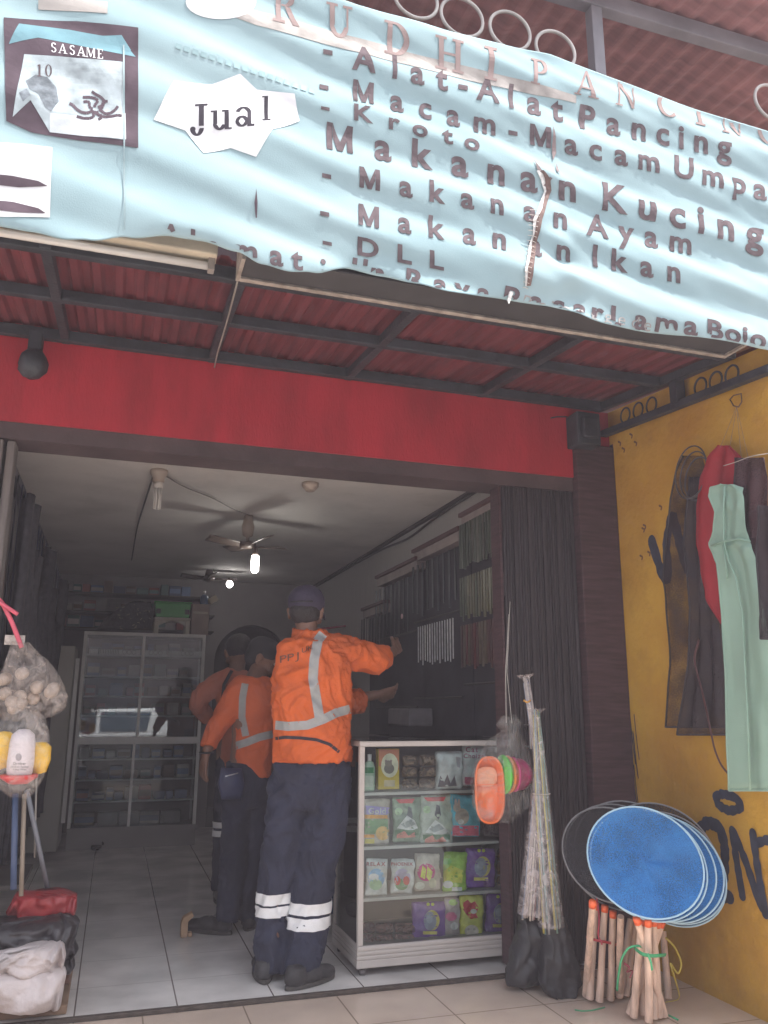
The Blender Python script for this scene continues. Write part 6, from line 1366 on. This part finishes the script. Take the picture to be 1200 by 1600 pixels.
bundle((838, 1115), (846, 1240), (862, 1448), 3.40, C2, 'shorter rod bundle in clear film with yellow and green rods', 20, 12, 22, 30, 9)
tie('wire_tie', 'small orange wire tie near the top of the tall bundle', [P(818, 1094, Y=3.41), P(824, 1098, Y=3.40), P(829, 1094, Y=3.41)], (.60, .30, .05), .004, 'tie')
for rows, Y, lab in (([(1425, 812, 846), (1440, 814, 844), (1460, 808, 848), (1495, 800, 850), (1525, 793, 848), (1541, 792, 838)], 3.48, 'black plastic sack holding the left rod bundle'), ([(1432, 856, 880), (1446, 846, 882), (1470, 846, 890), (1505, 844, 900), (1535, 842, 904), (1555, 852, 896), (1561, 862, 880)], 3.38, 'black plastic sack holding the right rod bundle')):
    o = puff('bin_bag', rows, Y, .14, sack_m, None, wr=.022, ws=12, nu=16, sub=6, flat=.35, crimp=.3); tag(o, lab, 'plastic sack', 'black sacks by the gate')
    zmin = min(v.co.z for v in o.data.vertices)
    for v in o.data.vertices: v.co.z = max(v.co.z, -.011)

# ================================================================= HANGING TRAYS IN A BAG
tb_ = thing('tray_bag', 'clear bag of plastic trays and bowls hanging by the case', 'bag', P(790, 1150, Y=3.55))
YT = 3.60
orange_p = mat('orange_plastic', (.85, .19, .05), .3, .06, 5, coat=.3)
c = P(765, 1234, Y=YT); s_ = (c-O).dot(fw)/FL
def stadium(rx, rz, n=40): return [(rx*math.copysign(abs(math.cos(t))**.8, math.cos(t)), rz*math.copysign(abs(math.sin(t))**.65, math.sin(t))) for t in [2*math.pi*i/n for i in range(n)]]
mm = MB(); prof = [(1.0, 0), (1.0, .006), (.93, .008), (.90, .0), (.84, -.03), (.74, -.045)]
vs = []; n = 40
for k_, dpt in prof: vs += [c+Vector((a, -dpt, b)) for a, b in [(x*k_*25*s_, z*(1-(1-k_)*.5)*50*s_) for x, z in [(p, q) for p, q in stadium(1, 1, n)]]]
fs = [(i*n+j, i*n+(j+1) % n, (i+1)*n+(j+1) % n, (i+1)*n+j) for i in range(len(prof)-1) for j in range(n)]+[tuple((len(prof)-1)*n+j for j in range(n))]
vs = [Vector(v)+Vector((0, .0, 0)) for v in vs]
mm.add(vs, fs); otr = mm.build('oval_tray', orange_p, tb_, smooth=True, solid=.003)
mm = MB(); mm.bar(c+Vector((-.055, .030, .02)), c+Vector((.055, .030, .02)), .006, .006); mm.build('tray_divider', orange_p, otr)
mm = MB(); mm.add([c+Vector((a*.72*25*s_, .028, b*.30*50*s_+.055)) for a, b in stadium(1, 1, 24)], [tuple(range(24))]); mm.build('tray_insert', mat('pale_orange_plastic', (.80, .36, .22), .35, .08), otr)
for i, (xa, xb, cc, cn, h0) in enumerate(((786, 794, (.12, .62, .08), 'green_bowl', 58), (793, 803, (.85, .26, .05), 'orange_bowl', 56), (801, 824, (.72, .06, .28), 'pink_bowl', 52))):
    a, b = P(xa, 1210, Y=YT+.01), P(xb, 1214, Y=YT+.01); mm = MB(); ax = Vector((1, -.06, -.02)).normalized(); M_ = Matrix.Rotation(rad(90), 3, 'Y')
    L_ = (b-a).length; R0 = h0/2*s_; mm.lathe([(R0*1.02, 0), (R0*1.02, .004), (R0*.98, .006), (R0*.90, L_*.6), (R0*.62, L_), (0, L_)], a, 28, M=M_); mm.build(cn, mat(cn+'_plastic', cc, .3, .05, coat=.3), tb_, smooth=True, solid=.002)
o = puff('clear_bag', [(1118, 786, 806), (1132, 780, 812), (1142, 790, 804), (1155, 772, 815), (1178, 750, 824), (1215, 738, 829), (1255, 738, 828), (1285, 748, 800)], YT, .16, plastic_wrap('tray_film', (.75, .75, .72), .14, .8), tb_, wr=.014, ws=16, nu=16)
mm = MB(); mm.tube([P(791, 1130, Y=YT), P(790, 1050, Y=YT+.02), P(795, 960, Y=F-.0)], .0018, 5); mm.build('hanging_string', mat('pale_string', (.5, .48, .44), .7), tb_)
mm = MB(); mm.tube([P(800, 1130, Y=YT), P(792, 1050, Y=YT+.02), P(797, 940, Y=F-.0)], .0015, 5); mm.build('hanging_string', mat('pale_string', ()), tb_)

# ================================================================= LEFT FOREGROUND
YL = 3.52
filmc = plastic_wrap('clear_sack_film', (.60, .52, .47), .28, 1.0)
cb_ = thing('clear_goods_bag', 'large crumpled clear bag of pale floats hanging at the left', 'bag', P(50, 1010, Y=YL))
puff('film', [(1002, 20, 48), (1014, 16, 58), (1030, 8, 72), (1050, 2, 84), (1070, -8, 100), (1088, -14, 108), (1104, -14, 102), (1118, -8, 82), (1126, 5, 60)], YL, .18, filmc, cb_, wr=.022, ws=13, nu=18)
rnd = random.Random(8)
for i in range(12):
    x, y = rnd.uniform(2, 88), rnd.uniform(1045, 1108); q = P(x, y, Y=YL+rnd.uniform(-.03, .04)); mm = MB(); mm.ell(q, (.026, .022, .024), 14, 10, Matrix.Rotation(rnd.uniform(0, 3), 3, 'Y')); mm.build('float', mat('beige_float', (.42, .34, .28), .35, .2, 12), cb_, smooth=True)
tagp = MB(); a = P(8, 992, Y=YL+.03); b = P(38, 1008, Y=YL+.03); tagp.box((a.x, YL+.03, b.z), (b.x, YL+.034, a.z)); tagp.build('paper_tag', mat('printed_paper', (.45, .40, .36), .6, .4, 60), cb_)
tie('string', 'thick pink raffia string holding the hanging bags at the left', [P(-2, 936, Y=YL), P(6, 946, Y=YL), P(20, 975, Y=YL), P(34, 1012, Y=YL)], (.62, .10, .15), .009)
tie('string', 'loose end of the pink raffia string', [P(-3, 940, Y=YL-.01), P(10, 948, Y=YL-.01), P(28, 960, Y=YL-.01)], (.62, .10, .15), .008)
YL2 = 3.42
wbg = thing('feed_bottle', 'white drinker bottle with red base inside clear plastic, hanging at the left', 'bottle', P(32, 1230, Y=YL2))
c = P(30, 1226, Y=YL2); s_ = (c-O).dot(fw)/FL; q0 = P(30, 1212, Y=YL2)
mm = MB(); mm.lathe([(17*s_, 0), (19*s_, .01), (20*s_, 20*s_), (19*s_, 50*s_), (17*s_, 62*s_), (8*s_, 70*s_), (0, 71*s_)], q0, 28); ob = mm.build('bottle_body', mat('frosted_white_plastic', (.66, .60, .62), .35, .05), wbg, smooth=True)
mm = MB(); mm.lathe([(0, -.030), (14*s_, -.028), (27*s_, -.008), (28*s_, .004), (24*s_, .006), (19*s_, -.006)], q0, 32); mm.build('red_base', mat('red_bowl_plastic', (.52, .03, .03), .35, .08), wbg, smooth=True)
print_on(ob, [oval(29, 1183, 5, 6)], 'printed_mark', mat('grey_mark', (.35, .32, .34), .5), wbg, .001)
for i, (s2, yy) in enumerate((('Drinker', 1193), ('chicken feeder', 1198), ('keep clean', 1202))):
    v, f = wordpx(s2, 31, yy, 3.2 if i else 4.2, .0); print_on(ob, v, 'lettering', mat('black_print', ()), wbg, .0012, faces=f)
for i, (x, y, rx_, lab) in enumerate(((3, 1172, 20, 'left'), (62, 1184, 17, 'right'))):
    q = P(x, y, Y=YL2+.05); mm = MB(); mm.lathe([(0, -rx_*1.5*s_), (rx_*.7*s_, -rx_*1.3*s_), (rx_*s_, -.2*rx_*s_), (rx_*s_*.95, rx_*s_), (rx_*s_*.5, rx_*1.4*s_), (0, rx_*1.45*s_)], q, 24, sy=.8)
    tag(mm.build('yellow_feeder', mat('yellow_plastic', (.78, .47, .02), .35, .06), smooth=True), 'yellow plastic feeder %s of the white bottle' % lab, 'feeder', 'yellow feeders')
puff('outer_film', [(1102, 20, 34), (1112, 14, 44), (1124, 4, 66), (1145, -12, 78), (1180, -16, 80), (1215, -10, 70), (1238, 6, 56), (1247, 16, 44)], YL2+.02, .20, plastic_wrap('thin_film', (.8, .76, .72), .16, 1.0), wbg, wr=.014, ws=14, nu=16)
o = puff('bundle_film', [(1112, 36, 60), (1125, 40, 72), (1150, 46, 78), (1166, 52, 74)], YL2+.08, .10, filmc, wbg, wr=.014, ws=18)
# poles standing in the corner
def pole(name, a, b, r, c, lab, cat='pole'):
    mm = MB(); mm.tube([a, a.lerp(b, .5), b], r, 12); return tag(mm.build(name, mat('pole_%d_%d_%d' % tuple(int(v*100) for v in c), c, .5, .15, 8), smooth=True), lab, cat)
pole('pole', P(24, 1240, Y=3.75), P(21, 1390, Y=3.72), .012, (.05, .08, .16), 'navy pole standing behind the hanging bottle')
pole('pole', P(38, 1240, Y=3.80), P(33, 1400, Y=3.78), .009, (.30, .25, .20), 'brownish pole beside the navy one')
pole('mop_handle', P(42, 1235, Y=3.85), P(76, 1396, Y=4.05), .010, (.22, .24, .28), 'slanting grey mop handle at the left', 'mop handle')
pole('pole', P(57, 1215, Y=4.0), P(54, 1340, Y=4.0), .004, (.35, .33, .30), 'thin pale rod behind the hanging bag')
# glass top table edge
tag(MB().box((-.6, 4.0, .40), (-.31, 4.5, .42)).build('low_shelf', mat('dark_shelf', ())), 'dark low shelf at the left wall', 'shelf')
# red sack, black bundle, white sack, cardboard
tag(puff('red_bag', [(1391, 30, 60), (1394, 24, 88), (1397, 22, 119), (1408, 16, 121), (1420, 8, 122), (1436, 10, 119), (1442, 14, 116)], 3.98, .22, mat('red_bag_plastic', (.36, .035, .04), .35, .25, 7, .6, 14), None, wr=.030, ws=11, nu=26, sub=6, flat=.5, crimp=.15), 'crumpled red plastic sack on the heap at the left', 'sack')
tag(puff('black_bundle', [(1428, 60, 100), (1431, 10, 118), (1438, -12, 131), (1450, -20, 128), (1462, -20, 122), (1478, -20, 126), (1492, -20, 118), (1508, -20, 121), (1525, -20, 112)], 3.88, .30, mat('black_bundle_plastic', (.035, .032, .036), .4, .4, 9, .7, 16), None, wr=.045, ws=10, nu=28, sub=6, flat=.5, crimp=.15), 'heap of black plastic bundles under the red sack', 'bundle')
ws_ = thing('white_sack', 'white woven sack slumped on cardboard at the lower left', 'sack', P(40, 1580, Z=0))
puff('sack_lower', [(1512, -30, 100), (1522, -34, 102), (1540, -40, 98), (1560, -40, 97), (1573, -36, 96), (1578, -30, 88)], 3.68, .24, mat('white_woven_sack', (.56, .50, .49), .6, .12, 5, .5, 60, dirt=.25), ws_, wr=.026, ws=9, nu=28, sub=6, flat=.45, crimp=.2)
puff('sack_top', [(1470, 72, 104), (1475, 40, 108), (1487, 2, 109), (1500, -30, 104), (1516, -34, 101), (1528, -30, 96)], 3.70, .20, mat('white_woven_sack', ()), ws_, wr=.040, ws=10, nu=28, sub=6, flat=.5, crimp=.15)
mm = MB(); mm.box((-.62, 3.70, .002), (-.085, 4.25, .035)); tag(mm.build('cardboard', mat('worn_cardboard', (.26, .17, .11), .8, .3, 9, .4), bevel=.004), 'brown cardboard sheet under the white sack', 'cardboard')
mm = MB(); mm.box((-.30, 3.95, .0355), (-.09, 4.4, .20)); tag(mm.build('carton', mat('rusty_carton', (.20, .10, .07), .8, .3, 9, .4), bevel=.006), 'brown carton hidden under the black bundles', 'box')
# wooden block on the floor, sandals
wbk = thing('wood_block', 'small bent piece of pale wood on the floor tiles', 'wood piece', P(288, 1465, Z=0)); q = P(286, 1466, Z=0); y_ = q.y
mm = MB(); mm.prism([(q.x-.012, y_, 0.001), (q.x+.022, y_, .001), (q.x+.022, y_, .075), (q.x+.05, y_, .10), (q.x+.04, y_, .118), (q.x-.004, y_, .095), (q.x-.014, y_, .07)], (0, .05, 0)); mm.build('block', mat('raw_wood_block', (.42, .27, .16), .7, .2, 9), wbk, bevel=.004)
mm = MB(); mm.box((q.x+.025, y_+.005, .001), (q.x+.045, y_+.045, .022)); mm.build('foot', mat('raw_wood_block', ()), wbk, bevel=.004)
for i, (x, y, a) in enumerate(((150, 1328, .3), (178, 1322, -.4), (196, 1318, .1))):
    q = P(x, y, Z=0); t = thing('sandal', 'dark sandal lying before the rear cabinet, %s' % ('leftmost', 'middle', 'rightmost')[i], 'sandal', q, 'dark sandals before the cabinet')
    M_ = Matrix.Translation(q+Vector((0, 0, .012))) @ Matrix.Rotation(a+1.2, 4, 'Z'); pts = [(.12*math.cos(k), (.042+.008*math.cos(k))*math.sin(k)) for k in [2*math.pi*i2/20 for i2 in range(20)]]
    mm = MB(); mm.prism([M_ @ Vector((p[0], p[1], 0)) for p in pts], (0, 0, .022)); mm.build('sole', shoe_m, t, bevel=.004)
    mm = MB(); mm.tube([M_ @ Vector((.03, -.05, .02)), M_ @ Vector((.035, -.03, .06)), M_ @ Vector((.05, .0, .07)), M_ @ Vector((.035, .03, .06)), M_ @ Vector((.03, .05, .02))], .013, 8, sq=.4); mm.build('strap', shoe_m, t, smooth=True)
# ================================================================= HAZE: added volume standing in for the pale veil of a car window
hz = MB().box((-62, -14, -1.4), (62, 62, 6.2)).build('haze', None)
hm = bpy.data.materials.new('window_veil_haze'); hm.use_nodes = True; n = hm.node_tree
n.nodes.remove(n.nodes['Principled BSDF']); pv = n.nodes.new('ShaderNodeVolumePrincipled'); pv.inputs['Density'].default_value = .0095; pv.inputs['Color'].default_value = (.88, .78, .86, 1)
n.links.new(pv.outputs[0], n.nodes['Material Output'].inputs['Volume']); hz.data.materials.clear(); hz.data.materials.append(hm)
tag(hz, 'added thin haze standing in for the veil of a car window', None, None, 'stuff')
S.cycles.volume_bounces = 0
